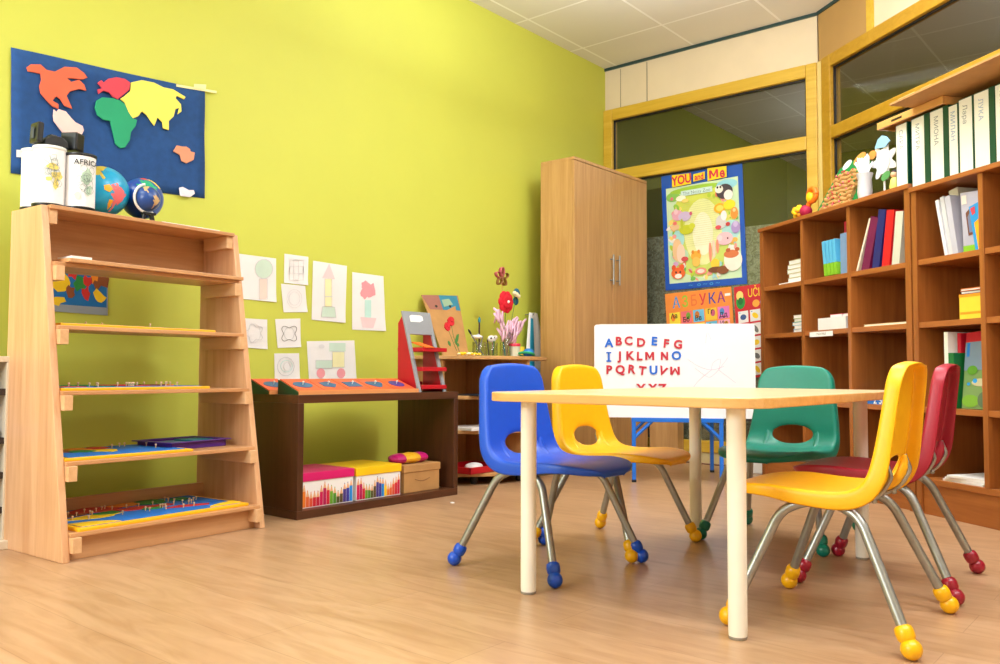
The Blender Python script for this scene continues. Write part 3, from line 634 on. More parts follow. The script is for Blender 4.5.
# red and grey ladder stand on the bench
LX = -2.925
rs = thing('ladder_stand', 'red and grey slanted wooden stand with three red ledges on the bench', 'stand', (LX, 2.895, bz))
gp = cc('grey_paint', (146,150,156), .5); lw, lh, ld = .195, .40, .15
lean = math.atan2(ld-.03, lh); FL = math.hypot(ld-.03, lh)
mm = Matrix(((0,0,1,0),(1,0,0,0),(0,1,0,0),(0,0,0,1)))             # (a,b,c)->(c,a,b)
def fl(a0,a1,b0,b1,m_,t_=.010): m_.box(a0,a1,b0,b1,-t_,0,0,RY(-lean) @ mm)
m_ = M(); fl(0,.02,0,FL,m_); fl(lw-.02,lw,0,FL,m_); fl(.02,lw-.02,FL-.12,FL,m_); m_.build('front_frame', gp, rs, bev=.001)
for y0 in (.006, lw-.014):
    M().prism([(-.013,0),(-.10,0),(-.155,.0),(-.155,.34),(-.128,.375)], y0, y0+.008, 0, Matrix(((1,0,0,0),(0,0,1,0),(0,1,0,0),(0,0,0,1)))).build('side_panel', red_p, rs, bev=.001)
for k, z in enumerate((.014,.102,.198)):
    xx = -math.tan(lean)*z
    M().box(xx-.115, .002, .022, lw-.0, z, z+.020).build('ledge', red_p, rs, bev=.002)
M().box(-.155,-.150,.02,lw-.02,.0,.05).build('back_rail', red_p, rs)
m_ = M(); m_.prism([(-.045,0),(-.045,.03),(-.03,.036),(.03,.036),(.045,.03),(.045,.01),(.02,0)], .0, .001, 0, RY(-lean) @ mm @ T(lw*.45,FL-.055,0)); m_.build('paper_label', white_paper, rs)
M().box(-.02,.09,-.03,.03,0,.004,0, T(-.08,.07,.238) @ RY(.25)).build('orange_card', cc('orange_card', (240,110,20)), rs)

# ================================================================= CORNER SHELF (half-round)
CX, CY, CR = -3.452, 3.80, .5
cs = thing('corner_shelf', 'half-round light wood shelf unit on castors between bench and tall cabinet', 'shelf', (CX, CY, 0))
def half(r, n=28): return [(r*math.cos(-PI/2+PI*k/n), r*math.sin(-PI/2+PI*k/n)) for k in range(n+1)]
for z, nm in ((.685,'top_board'),(.465,'shelf'),(.277,'shelf'),(.045,'base_board')):
    M().prism(half(CR), z, z+.02).build(nm, rw, cs, bev=.003)
rwz = wood('corner_wood_upright', (176,126,72), (200,150,94), 'z')
M().box(0,.016,-CR+.01,CR-.01,.065,.685).build('back_panel', rwz, cs)
M().box(.016,CR-.012,.0,.02,.065,.685).build('divider', rwz, cs, bev=.002)
M().box(.016,.22,-.42,-.40,.065,.685).build('side_panel', rwz, cs, bev=.002)
for a in (-75,-40,0,40,75):
    p = (.43*math.cos(math.radians(a)), .43*math.sin(math.radians(a)))
    M().lathe([(.02,0),(.022,.012),(.022,.03),(.016,.045)], 14, 0, T(max(p[0],.03), p[1], 0)).build('castor', black_plastic, cs)
# small things inside it
m_ = M(); m_.box(-.006,.006,-.03,.03,0,.002); 
o = M().box(-.001,.0,-.028,.028,-.009,.009,0).build('shelf_label', white_paper, cs, loc=(CR*math.cos(-.62)+.003, CR*math.sin(-.62), .287)); o.rotation_euler = (0,0,-.62)
o = M().box(-.12,.12,-.16,.16,0,.014).build('paper_pile', white_paper, loc=(-3.17,3.58,.297)); tag(o, 'pile of white papers on the middle shelf of the corner unit', 'papers')
o = M().box(-.10,.12,-.15,.17,0,.006).build('dark_folder', cc('folder_navy', (40,44,60)), loc=(-3.15,3.60,.485)); tag(o, 'flat dark folder on the upper inner shelf of the corner unit', 'folder')
t = thing('red_tray', 'red plastic tray low in the half-round corner shelf', 'tray', (-3.17, 3.55, .065))
m_ = M(); m_.box(-.13,.13,-.15,.15,0,.006); 
for a in ((-.13,.13,-.15,-.142),(-.13,.13,.142,.15),(-.13,-.122,-.15,.15),(.122,.13,-.15,.15)): m_.box(*a,0,.036)
m_.build('body', red_p, t, bev=.002)
M().ball((.04,-.02,.028), .045, 0, 10, (1,1.3,.5)).build('crumpled_paper', white_paper, t)

# ---- on top of it
ZT = .705
def at_top(px, x): return onx(px, 354.5, x).y
# leaning cardboard bag picture with red flowers
bb0, bb1 = onx(443,357,-3.24), onx(469,356,-3.24); bt0, bt1 = onx(421.5,295,-3.44), onx(458,295.5,-3.44)
bb0.z = bb1.z = ZT+.001
bq = quadmap([bt0, bt1, bb1, bb0])
t = thing('paper_bag', 'brown cardboard picture with red poppies and blue top, leaning on the wall', 'picture', (bb0+bb1)/2)
cbt = (bb0+bb1)/2
def bagpoly(m_, pts, o0, o1, mi=0):
    n = len(pts); vs = [bq(*p, o0)-cbt for p in pts]+[bq(*p, o1)-cbt for p in pts]
    m_.add(vs, [tuple(range(n)), tuple(range(2*n-1, n-1, -1))]+[(i, n+i, n+(i+1)%n, (i+1)%n) for i in range(n)], mi)
m_ = M(); bagpoly(m_, [(0,0),(1,0),(1,1),(0,1)], -.004, .0); bagpoly(m_, [(0,.0),(.47,.0),(.49,.25),(.1,.24)], 0, .0008, 3); bagpoly(m_, [(.45,0),(.96,.01),(.99,.26),(.47,.25)], 0, .001, 1); bagpoly(m_, [(.5,.08),(.72,.06),(.8,.16),(.52,.2)], .001, .0014, 4)
for u in (.30,.70): bagpoly(m_, ell(u,.19,.035,.022,12), .001, .0018, 2)
m_.build('sheet', [cardboard, cc('paint_teal', (40,130,160)), cc('hole_dark', (30,24,20)), cc('paint_brown', (160,104,92)), cc('paint_pale', (150,180,150))], t)
for u, v, sz in ((.60,.45,.10),(.44,.54,.085)):
    m_ = M()
    for k in range(7): bagpoly(m_, blob(u+sz*.5*math.cos(k*.9), v+sz*.36*math.sin(k*.9), sz*.62, sz*.45, 9, .2), .002, .004+.0012*k)
    m_.build('poppy', cc('poppy_red', (206,24,40), .7), t)
m_ = M(); 
for pts in ([(.6,.5),(.57,.7),(.62,.82),(.66,.95)], [(.46,.6),(.5,.75),(.56,.92)]): m_.tube([bq(*p,.002)-cbt for p in pts], .0014, 5)
bagpoly(m_, [(.56,.78),(.7,.66),(.78,.65),(.72,.74),(.6,.83)], .0015, .003); bagpoly(m_, blob(.36,.81,.04,.04), .0015, .003); bagpoly(m_, blob(.66,.83,.04,.03), .0015, .003)
m_.build('stems', cc('stem_green', (60,120,50)), t)
# yellow petals pile
t = thing('yellow_craft', 'small heap of yellow paper petals at the corner shelf edge', 'craft', (-3.22, at_top(468,-3.22), ZT))
m_ = M(); rnd = random.Random(3)
for k in range(22): m_.ball((rnd.uniform(-.03,.03), rnd.uniform(-.075,.075), .008+rnd.uniform(0,.008)), .011, rnd.choice([0,0,1]), 6, (1,1.3,.7))
m_.build('petals', [cc('petal_yellow', (250,206,20)), cc('petal_white', (250,238,200))], t)
jglass = glass('jar_glass', (.9,.93,.93,1), 1.2)
def jar(px, x, r, h, label):
    t = thing('glass_jar', label, 'jar', (x, at_top(px, x), ZT), 0, 'glass jars on the corner shelf')
    M().lathe([(r*.9,0),(r,.006),(r,h),(r-.003,h),(r-.003,.008),(.001,.006)], 24).build('glass', jglass, t); return t
def stick(parent_xy, pts, r, m1, name, label, cat, tipm=None):
    o = M(); o.tube(pts, r, 8)
    t = thing(name, label, cat, pts[0], 0, None); 
    base = Vector(pts[0]); o.v = [v-base for v in o.v]; o.build('handle', m1, t)
    if tipm:
        a = Vector(pts[-1])-base; b2 = (Vector(pts[-1])-Vector(pts[-2])).normalized()
        M().tube([a, a+b2*.02, a+b2*.032], [r*1.5, r*1.6, r*.4], 8).build('bristles', tipm, t)
    return t
JX = -3.24
j1 = jar(479, JX, .040, .085, 'squat glass jar of paint brushes next to the yellow petals')
j2 = jar(491.5, JX-.03, .037, .085, 'squat glass jar holding small tools, in the middle of the corner shelf')
j3 = jar(505.5, JX, .036, .150, 'tall glass vase of pink paper flowers')
yj = at_top(479, JX); yk = at_top(491.5, JX-.03); yv = at_top(505.5, JX)
dkb = cc('brush_dark', (70,44,30)); stg = cc('stem_green', (60,120,50)); tealb = cc('brush_teal', (20,130,140), .4)
stick(0, [(JX-.005, yj+.006, ZT+.009),(JX-.012, yj+.016, ZT+.20)], .005, dkb, 'paint_brush', 'tall dark paint brush standing in the first jar', 'brush', tealb)
stick(0, [(JX+.02, yj+.014, ZT+.009),(JX-.01, yj-.06, ZT+.13)], .004, cc('brush_grey', (130,134,130)), 'paint_brush', 'grey paint brush slanting left out of the first jar', 'brush', cc('bristle_black', (30,30,30)))
stick(0, [(JX+.01, yj-.02, ZT+.009),(JX+.012, yj+.02, ZT+.12)], .0035, cc('brush_grey', (130,134,130)), 'paint_brush', 'short grey paint brush crossing in the first jar', 'brush')
t = thing('paper_flower', 'small white tissue flower in the first glass jar', 'paper flower', (JX-.01, yj-.012, ZT+.009), 0, 'paper flowers in the jars')
M().tube([(0,0,0),(.008,-.006,.09)], .002, 6).build('stem', stg, t)
m_ = M(); 
for k in range(6): m_.ball((.008+.016*math.cos(k*1.05), -.006+.016*math.sin(k*1.05), .105), .018, 0, 8, (1,1,.6))
m_.ball((.02,-.006,.112), .011, 1, 8); m_.build('petals', [white_paper, cc('petal_grey', (170,170,180))], t)
for dx, dy, h_, c_, lb in ((.0,.01,.11,(170,60,80),'dusky red pencil in the second jar'),(-.01,-.012,.095,(60,60,70),'dark pencil in the second jar'),(.012,.0,.085,(50,120,70),'short green pencil in the second jar')):
    o = M().tube([(0,0,0),(dx*.6,dy*.6,h_)], .0045, 6).build('pencil', cc('penc_%d_%d_%d' % c_, c_), loc=(JX-.03+dx, yk+dy, ZT+.009)); tag(o, lb, 'pencil')
t = thing('white_fish', 'white paper shape with dark spots lying over the second jar rim', 'craft', (JX-.03, yk, ZT+.0855))
m_ = M(); m_.ball((0,.002,.022), .022, 0, 10, (.7,1.6,1)); m_.ball((0,.035,.032), .014, 0, 8); m_.ball((.014,-.02,.026), .006, 1, 6); m_.ball((.014,.01,.03), .005, 1, 6); m_.build('body', [white_paper, cc('hole_dark', (30,24,20))], t)
stick(0, [(JX+.008, yv-.012, ZT+.009),(JX-.02, yv-.035, ZT+.25)], .0048, tealb, 'paint_brush', 'teal paint brush rising from the tall vase', 'brush', tealb)
# pink tissue flowers in the vase (one sprig each)
pinkp = cc('tissue_pink', (244,200,224), .8)
for k, (dy, dz, tilt, lb) in enumerate(((-.085,.235,-1,'pale pink tissue sprig leaning far left from the vase'),(-.035,.16,-.6,'pale pink tissue sprig low in the vase middle'),(.02,.165,.3,'pale pink tissue sprig under the red flower'),(.075,.18,.9,'pale pink tissue sprig leaning right from the vase'),(.05,.13,.6,'short pale pink tissue sprig at the right vase rim'))):
    t = thing('tissue_flower', lb, 'paper flower', (JX+.005*(k-2), yv+.006*(k-2), ZT+.009), 0, 'pink tissue flowers in the vase')
    end = Vector((.02, dy-.006*(k-2), dz)); M().tube(smooth_path([(0,0,0),(0,.0,.10),tuple(end*.85+Vector((0,0,.02))),tuple(end)],4), .0022, 6).build('stem', cc('stem_rose', (170,110,130)), t)
    m_ = M(); rnd = random.Random(k)
    for q in range(9):
        c_ = end+Vector((rnd.uniform(-.02,.02), rnd.uniform(-.028,.028), rnd.uniform(-.055,.035)))
        L_ = rnd.uniform(.03,.06); ang = tilt*.5+rnd.uniform(-.6,.6)
        dr = Vector((rnd.uniform(-.2,.3), math.sin(ang), math.cos(ang)))
        sd_ = dr.cross(Vector((1,0,0))).normalized()*.011
        m_.add([c_-dr*L_*.6-sd_*.4, c_-dr*L_*.6+sd_*.4, c_+sd_+Vector((.006,0,0)), c_+dr*L_+sd_*.6, c_+dr*L_*1.1, c_+dr*L_-sd_*.7, c_-sd_+Vector((.006,0,0))], [(0,1,2,6),(6,2,3,5),(3,4,5)], 0, True)
    o = m_.build('petals', pinkp, t); s_ = o.modifiers.new('s','SOLIDIFY'); s_.thickness = .0015
def pflower(name, label, c, petals, r, mats_, stem_m, n=5, stemlen=None, core=True, ruff=1.):
    base = Vector((JX, yv, ZT+.009)); base.y += (c.y-yv)*.10
    t = thing(name, label, 'paper flower', base, 0, None)
    e = c-base; M().tube(smooth_path([(0,0,0),(0,(c.y-base.y)*.2,.13),tuple(e)],5), .0022, 6).build('stem', stem_m, t)
    return t, e
cR = onx(505.8,302,JX+.02); t, e = pflower('paper_flower', 'large red crepe flower above the vase', cR, 0, 0, 0, stg)
m_ = M(); rnd = random.Random(9)
for rr_, nn, sz in ((.043,10,.026),(.022,7,.022)):
    for k in range(nn):
        a = 2*PI*k/nn+rnd.uniform(-.15,.15); m_.ball((e.x+.012*(rr_<.03), e.y+rr_*math.cos(a), e.z+rr_*math.sin(a)), sz, 0, 7, (.45,1,1.05))
m_.ball((e.x+.02,e.y,e.z), .009, 1, 8); m_.build('petals', [cc('crepe_red', (214,20,44), .8), white_paper], t)
cB = onx(516,296,JX-.02); t, e = pflower('paper_flower', 'teal and cream paper flower behind the red crepe flower', cB, 0, 0, 0, stg)
m_ = M(); m_.ball((e.x-.01,e.y+.018,e.z+.02), .03, 0, 9, (.4,1,1)); m_.ball((e.x-.012,e.y+.012,e.z-.03), .026, 0, 9, (.4,1,1)); m_.ball((e.x+.012,e.y-.012,e.z+.008), .016, 1, 8); m_.ball((e.x+.012,e.y-.03,e.z+.015), .014, 1, 8); m_.ball((e.x+.012,e.y+.01,e.z-.002), .013, 1, 8)
m_.build('petals', [cc('paper_teal', (20,100,130), .7), cc('petal_white', (250,238,200))], t)
cS = onx(501.5,277,JX); t, e = pflower('paper_flower', 'brown flower of bent cardboard loops, highest over the vase', cS, 0, 0, 0, cc('stem_tan', (206,160,90)))
m_ = M()
for k in range(5):
    a = 2*PI*k/5+.3; ax = Vector((0, math.cos(a), math.sin(a))); sd_ = Vector((0,-math.sin(a), math.cos(a)))
    loop = [e+ax*(.030-.028*math.cos(q))+sd_*(.015*math.sin(q)) for q in [2*PI*i/14 for i in range(15)]]
    vs = [p+Vector((dx_,0,0)) for p in loop for dx_ in (-.010,.014)]
    m_.add(vs, [(2*i,2*i+2,2*i+3,2*i+1) for i in range(14)], 0 if k != 1 and k != 2 else 1, True)
o = m_.build('petal_loops', [cc('tube_brown', (150,104,50)), cc('tube_pink', (190,90,100))], t); s_ = o.modifiers.new('s','SOLIDIFY'); s_.thickness = .002
# cup with red lid, yellow cup, ball ring toy, hanging cloth
t = thing('plastic_cup', 'clear plastic cup with pink-red lid right of the vase', 'cup', (-3.22, at_top(514.5,-3.22), ZT))
M().lathe([(.030,0),(.034,.06),(.0345,.066)], 24).build('cup', cc('cup_frost', (214,214,190), .3), t); M().lathe([(.036,.066),(.037,.07),(.037,.080),(.033,.084)], 24).build('lid', cc('lid_red', (222,50,80), .35), t)
t = thing('yellow_cup', 'small yellow cup behind the cup with the red lid', 'cup', (-3.33, at_top(520,-3.33), ZT)); M().lathe([(.024,0),(.03,.07),(.027,.07),(.022,.004)], 20).build('cup', cc('cup_yellow', (236,206,40)), t)
t = thing('rubber_toy', 'blue and green squashed rubber ball on the right end of the corner shelf', 'toy', (-3.17, 4.06, ZT))
m_ = M(); m_.ball((0,.012,.028), .034, 0, 12, (1,1.1,.8)); m_.build('blue_ball', cc('ball_blue', (20,120,210), .4), t)
m_ = M(); m_.tube([(.045*math.cos(a), -.012+.05*math.sin(a), .017+.012*math.cos(a*1+1)) for a in [2*PI*k/24 for k in range(25)]], .008, 8); m_.build('green_ring', cc('ring_green', (20,160,110), .4), t)
# cloth hanging on the wall beside the cabinet
m_ = M(); XC = -3.40; ct = onx(534,313,XC); n = 14; vs = []; zb = .50; yc0 = onx(524,385,XC).y; yc1 = onx(549,385,XC).y; zt_ = ct.z; yt0 = onx(529.5,313,XC).y; yt1 = onx(537,313,XC).y
for j in range(15):
    v = j/14
    for i in range(n+1):
        u = i/n; y_ = (yt0+(yc0-yt0)*v**.8)*(1-u)+(yt1+(yc1-yt1)*v**.8)*u; vs.append((XC+.012*math.sin(u*9)*(.3+.7*v), y_, zt_+(zb-zt_)*v))
m_.add(vs, [(j*(n+1)+i, (j+1)*(n+1)+i, (j+1)*(n+1)+i+1, j*(n+1)+i+1) for j in range(14) for i in range(n)], 0, True)
m_.mi = [1 if (2 <= i <= 6 and j > 0) else 0 for j in range(14) for i in range(n)]
base = Vector((XC,(yc0+yc1)/2,zb)); m_.v = [v-base for v in m_.v]
o = m_.build('cloth', [white_paper, cc('cloth_teal', (20,160,200))], loc=base); s_ = o.modifiers.new('s','SOLIDIFY'); s_.thickness = .004
tag(o, 'white and turquoise cloth hanging on the wall beside the tall cabinet', 'cloth')
o['kind'] = 'object'; del o['kind']
hk = tag(M().tube([(XL,0,0),(XL+.07,0,0),(XL+.078,0,.012)], .004, 8).build('wall_hook', chrome), 'small steel hook holding the turquoise cloth', 'hook'); 
hk.location = (0,(yt0+yt1)/2,zt_-.008)

# ================================================================= TALL CABINET
CBX, cy0, cy1, ch = -3.040, 4.372, 5.28, 1.985
cab = thing('tall_cabinet', 'tall two-door oak cabinet in the corner by the window', 'cabinet', (CBX, cy0, 0), math.radians(1.0)*0)
cdp = .265
M().box(-cdp,-.018,0,.02,0,ch-.02).build('side_panel', oakc, cab, bev=.001); M().box(-cdp,-.018,cy1-cy0-.02,cy1-cy0,0,ch-.02).build('side_panel', oakc, cab, bev=.001)
M().box(-cdp,0,0,cy1-cy0,ch-.02,ch).build('top_board', oakc, cab, bev=.002); M().box(-cdp,-.03,.02,cy1-cy0-.02,0,.06).build('plinth', oakc, cab)
M().box(-cdp,-cdp+.006,.02,cy1-cy0-.02,.06,ch-.02).build('back_panel', oakc, cab)
wd = (cy1-cy0)/2
for k in range(2):
    d_ = M().box(-.017,0,k*wd+.002,(k+1)*wd-.002,.01,ch-.023).build('door', oakc, cab, bev=.002)
    yh = wd+(-.035 if k == 0 else .04); m_ = M().tube([(.028,yh,1.20),(.028,yh,1.40)], .006, 10); m_.tube([(0,yh,1.23),(.028,yh,1.23)], .005, 8); m_.tube([(0,yh,1.37),(.028,yh,1.37)], .005, 8)
    m_.build('handle', chrome, d_)
lc = thing('low_cupboard', 'low wooden cupboard end under the window, behind the whiteboard', 'cupboard', (-3.03, 5.285, 0))
M().box(0,.02,0,.085,.0,.58).build('side_panel', oakc, lc); M().box(.20,.22,0,.085,0,.58).build('side_panel', oakc, lc); M().box(.02,.20,.0,.016,.0,.58).build('front_panel', oakc, lc); M().box(0,.22,0,.085,.58,.60).build('top_board', oakc, lc, bev=.002)
o = M().ball((0,0,.012), .016, 0, 8, (1,1,.75)).build('eraser', cc('pink_rub', (220,110,140)), loc=(-2.80,5.30,0)); tag(o, 'tiny pink rubber on the floor under the window', 'eraser')
m_ = M().tube(smooth_path([(-2.76,5.30,.004),(-2.5,5.26,.004),(-2.3,5.25,.004),(-2.15,5.27,.004)],5), .004, 6); tag(m_.build('cable', cc('cable_brown', (120,84,60))), 'thin cable along the floor under the back window', 'cable')
o = M().box(-.06,.06,-.06,.06,0,.10).build('white_box', plastic_white, bev=.006, loc=(-2.14,5.07,0)); tag(o, 'small white box on the floor at the bookcase end', 'box')
o = M().prism(blob(0,0,.012,.008,7,.3), 0, .003).build('paper_scrap', white_paper, loc=(-2.74,2.94,0)); tag(o, 'tiny white paper scrap on the floor before the dark bench', 'scrap')

# ================================================================= POSTERS ON THE GLASS
YP = YB+.0075
def pg(px, py): return ony(px, py, YP-.001)
blue_b = cc('poster_blue', (20,84,186), .35); yel = cc('poster_yellow', (252,214,20), .5); pred = cc('poster_red', (214,40,70), .5)
P = Poster([pg(661.3,176.8), pg(742.2,161.4), pg(747.2,283.8), pg(665.8,290.6)]); P.sheet(blue_b)
I = (.055,.115,.945,.945)
def iu(u): return I[0]+u*(I[2]-I[0])
def iv(v): return I[1]+v*(I[3]-I[1])
def ie(u,v,a,b_,rgb,rot=0.): P.ell(iu(u), iv(v), a*.89, b_*.83, cc('ill_%d_%d_%d' % rgb, rgb), rot)
P.rect(*I, cc('ill_sky', (206,232,190)))
for (u,v,a,b_,c_) in ((.5,.4,.42,.36,(226,230,110)),(.5,.25,.40,.2,(214,224,90)),(.5,.72,.44,.24,(206,224,110)),(.5,.5,.26,.34,(236,240,170)),(.5,.52,.14,.22,(246,246,214)),(.12,.55,.12,.10,(170,226,224)),(.88,.52,.12,.10,(176,226,226)),(.16,.72,.13,.08,(190,226,190)),(.1,.10,.10,.05,(140,200,90)),(.42,.05,.36,.035,(160,204,60)),(.85,.06,.14,.05,(150,214,230))): ie(u,v,a,b_,c_)
rnd = random.Random(21)
for k in range(110):
    t_ = rnd.uniform(0,2*PI); r_ = rnd.uniform(.40,.49); u, v = .5+r_*math.cos(t_)*1.0, .52+r_*math.sin(t_)*.98
    if .02 < u < .98 and .14 < v < .98: ie(u, v, rnd.uniform(.015,.045), rnd.uniform(.010,.030), rnd.choice([(150,204,70),(120,190,90),(246,190,90),(244,160,150),(160,214,220),(250,226,120),(214,170,210),(240,236,226),(226,120,90),(186,214,60)]), rnd.uniform(0,3))
for k in range(22): P.rect(iu(.24)+.01*math.sin(k*2.2), iv(.17+.022*k), iu(.72)+.03*math.sin(k*1.3), iv(.17+.022*k)+.002, cc('ill_ink', (204,208,140)))
P.rect(iu(.22),iv(.055),iu(.66),iv(.11), cc('ill_banner', (206,232,226)))
P.text('The Noisy Zoo', iu(.44), iv(.085), .055, .038, cc('ill_ink2', (96,130,130)))
animals = [ (.82,.13,[(0,0,.11,.075,(70,60,70)),(.05,.04,.06,.05,(246,240,236)),(-.07,-.03,.055,.04,(240,236,230)),(-.09,-.05,.014,.012,(40,40,40)),(-.05,-.05,.014,.012,(40,40,40))]),
 (.16,.30,[(0,0,.08,.055,(230,170,190)),(.1,.02,.09,.05,(206,186,220)),(.19,.0,.02,.02,(210,90,120)),(-.02,-.04,.03,.03,(240,200,210))]),
 (.75,.29,[(0,0,.08,.05,(244,180,30)),(.0,0,.05,.03,(240,220,100)),(.13,-.02,.08,.05,(250,220,40))]), (.94,.36,[(0,0,.05,.06,(236,150,60)),(0,-.03,.02,.02,(250,210,150))]),
 (.76,.43,[(0,0,.07,.07,(214,210,210)),(.04,-.06,.04,.05,(236,236,240)),(-.04,.05,.04,.02,(220,80,90)),(.09,.03,.03,.02,(200,60,60))]), (.95,.50,[(0,0,.06,.06,(176,150,210)),(.0,-.03,.03,.03,(206,186,230))]),
 (.28,.46,[(0,0,.10,.05,(200,206,40)),(.08,-.03,.045,.03,(210,216,60)),(-.06,-.06,.02,.06,(190,200,50))]), (.12,.42,[(0,0,.06,.035,(240,200,150)),(0,-.04,.03,.02,(236,120,110))]),
 (.80,.60,[(0,0,.11,.065,(248,196,206)),(-.06,-.01,.03,.03,(252,214,220)),(.04,.0,.012,.010,(120,60,80))]), (.14,.66,[(0,0,.07,.12,(240,200,150)),(.05,.04,.06,.10,(246,214,190)),(.10,.10,.05,.025,(214,80,80))]),
 (.40,.74,[(0,0,.07,.05,(246,176,60)),(0,.06,.055,.05,(248,196,90)),(-.04,-.04,.02,.02,(230,140,40)),(.04,-.04,.02,.02,(230,140,40))]), (.60,.72,[(0,0,.02,.10,(240,150,120)),(.05,-.03,.02,.09,(250,220,200)),(.1,-.05,.02,.07,(240,150,120))]),
 (.66,.84,[(0,0,.06,.05,(250,206,60)),(.0,.06,.1,.03,(120,70,40)),(.10,.07,.08,.04,(140,80,40))]), (.90,.82,[(0,0,.12,.11,(250,240,224)),(-.02,-.06,.10,.04,(214,120,70)),(-.06,-.10,.03,.02,(190,90,50)),(.06,-.10,.03,.02,(190,90,50))]),
 (.14,.90,[(0,0,.10,.06,(240,110,50)),(-.06,-.06,.03,.03,(236,90,40)),(.06,-.06,.03,.03,(236,90,40)),(0,.03,.05,.025,(250,240,230)),(-.03,-.01,.012,.012,(30,30,30)),(.03,-.01,.012,.012,(30,30,30))]),
 (.46,.90,[(0,0,.08,.035,(240,150,130)),(.0,.0,.05,.02,(250,220,210))]), (.22,.13,[(0,0,.07,.03,(252,250,224)),(.06,.03,.05,.02,(250,222,120))]), (.09,.12,[(0,0,.022,.018,(226,120,130))]) ]
for u, v, parts in animals:
    for du, dv_, a, b_, c_ in parts: ie(u+du, v+dv_, a, b_, c_)
for (t_, u, v, su, sv, w, h, ro) in (('YOU', .27,.062,.092,.125,.122,.048,-.06), ('and', .49,.062,.062,.085,.072,.030,.03), ('Me', .71,.060,.105,.125,.115,.048,-.05)):
    P.poly([(u-w,v-h+ro*.1),(u+w,v-h-ro*.1),(u+w*.97,v+h),(u-w*1.02,v+h+.006)], yel); 
    if t_ == 'Me':
        P.poly([(u-.042+p[0]*.135, v+.004-p[1]*.098) for p in BIGM][::1], pred); P.text('e', u+.060, v+.006, su*1.25, sv*.95, pred, .03, ro*.6)
    else: P.text(t_, u, v+.004, su*1.25, sv*.85, pred, .035, ro*.6)
P.text('~  o ~ o ~', .5, .972, .09, .045, cc('ill_cyan', (70,160,220)))
P.done('poster', 'blue-bordered You and Me animal poster, largest one on the window', 'poster', 'posters on the back window')
# Cyrillic alphabet poster
P = Poster([pg(665.0,294.1), pg(731.4,286.6), pg(737,374), pg(670.5,386)]); P.sheet(cc('abc_orange', (244,146,60), .45))
for k, (ch_, rgb) in enumerate(zip('АЗБУКА', ((20,150,220),(150,200,60),(236,120,60),(220,50,70),(40,70,170),(150,50,140)))):
    P.text(ch_, .17+.135*k, .115, .17, .17, cc('abc_%d_%d_%d' % rgb, rgb), .012)
P.rect(.9,.07,.98,.10, white_paper)
cells = ['Аа','Бб','Вв','Гг','Дд','Ђђ','Ее','Жж','Зз','Ии','Јј','Кк','Лл','Љљ','Мм','Нн','Њњ','Оо','Пп','Рр','Сс','Тт','Ћћ','Уу','Фф']
ccol = ((246,222,60),(236,110,120),(110,190,230),(240,200,60),(230,120,190),(230,130,180),(250,190,90),(246,226,90),(100,190,230),(240,170,200))
obj_c = ((240,140,40),(190,40,60),(80,140,200),(120,170,60),(90,150,60),(150,80,140),(200,120,40),(230,160,40),(60,110,180),(200,90,120))
for k, s_ in enumerate(cells):
    r_, c_ = divmod(k, 5); u0 = .05+.184*c_; v0 = .215+.15*r_
    P.rect(u0, v0, u0+.165, v0+.135, cc('cell_%d' % (k % 10), ccol[k % 10])); P.ell(u0+(.11 if k % 2 else .06), v0+.055, .035, .04, cc('pic_%d' % ((k*3) % 10), obj_c[(k*3) % 10]))
    P.text(s_, u0+.075, v0+(.095 if k % 3 else .04), .085, .075, cc('hole_dark', (30,24,20)), .02)
P.done('poster', 'orange Cyrillic alphabet poster headed АЗБУКА below the animal poster', 'poster', 'posters on the back window')
P = Poster([pg(733.8,287.2), pg(786,280.2), pg(789,371), pg(739,381)]); P.sheet(cc('uc_red', (206,28,44), .45))
P.text('UČIM', .44, .09, .14, .13, cc('uc_yellow', (244,220,40)), .03); P.ell(.12,.17,.09,.075, cc('uc_green', (30,150,60))); P.ell(.11,.10,.07,.05, cc('uc_pale', (250,214,120))); P.ell(.12,.16,.05,.04, cc('uc_green2', (20,110,50)))
P.ell(.42,.205,.07,.04, cc('uc_orange', (248,170,60))); P.ell(.56,.20,.06,.04, cc('uc_sky', (130,190,240))); P.ell(.68,.19,.05,.04, cc('uc_lilac', (170,150,220)))
things_c = ((60,90,150),(250,210,30),(240,170,60),(230,200,170),(200,60,50),(120,120,120),(90,150,70),(230,130,50))
for k in range(20):
    r_, c_ = divmod(k, 4); u0 = .06+.235*c_; v0 = .27+.145*r_
    P.rect(u0, v0, u0+.2, v0+.125, white_paper); P.ell(u0+.1, v0+.065, .06, .03, cc('uc_%d' % (k % 8), things_c[k % 8]), .3*(k % 3)); P.rect(u0+.02,v0+.012,u0+.05,v0+.02, cc('ill_cyan', (70,160,220)))
P.done('poster', 'red picture-word poster headed UČIM, partly behind the bookcase end', 'poster', 'posters on the back window')

# ================================================================= EASEL WITH WHITEBOARDS
EA = Vector((-2.491,4.169,0)); EX = Vector((.856,.517,0)); RE = math.atan2(.517,.856)
eas = thing('easel', 'white double-sided board easel on a blue steel frame behind the table', 'easel', EA, RE)
for x0, y0 in ((0,0),(.48,0),(.0,.56),(.48,.56)):
    lg = M().box(x0-.011,x0+.011,y0-.011,y0+.011,.012,.34).build('leg', blue_p, eas, bev=.002)
    M().box(x0-.013,x0+.013,y0-.013,y0+.013,0,.014).build('foot_cap', black_plastic, lg)
m_ = M(); m_.box(-.013,.493,-.013,.013,.338,.362); m_.box(-.013,.493,.547,.573,.338,.362); m_.box(-.013,.013,.013,.547,.338,.362); m_.box(.467,.493,.013,.547,.338,.362); m_.build('top_frame', blue_p, eas, bev=.002)
for y0 in (0,.56):
    for sx, x0 in ((1,.0),(-1,.48)):
        M().tube([(x0,y0,.245),(x0+sx*.10,y0,.342)], .010, 8).build('brace', blue_p, eas)
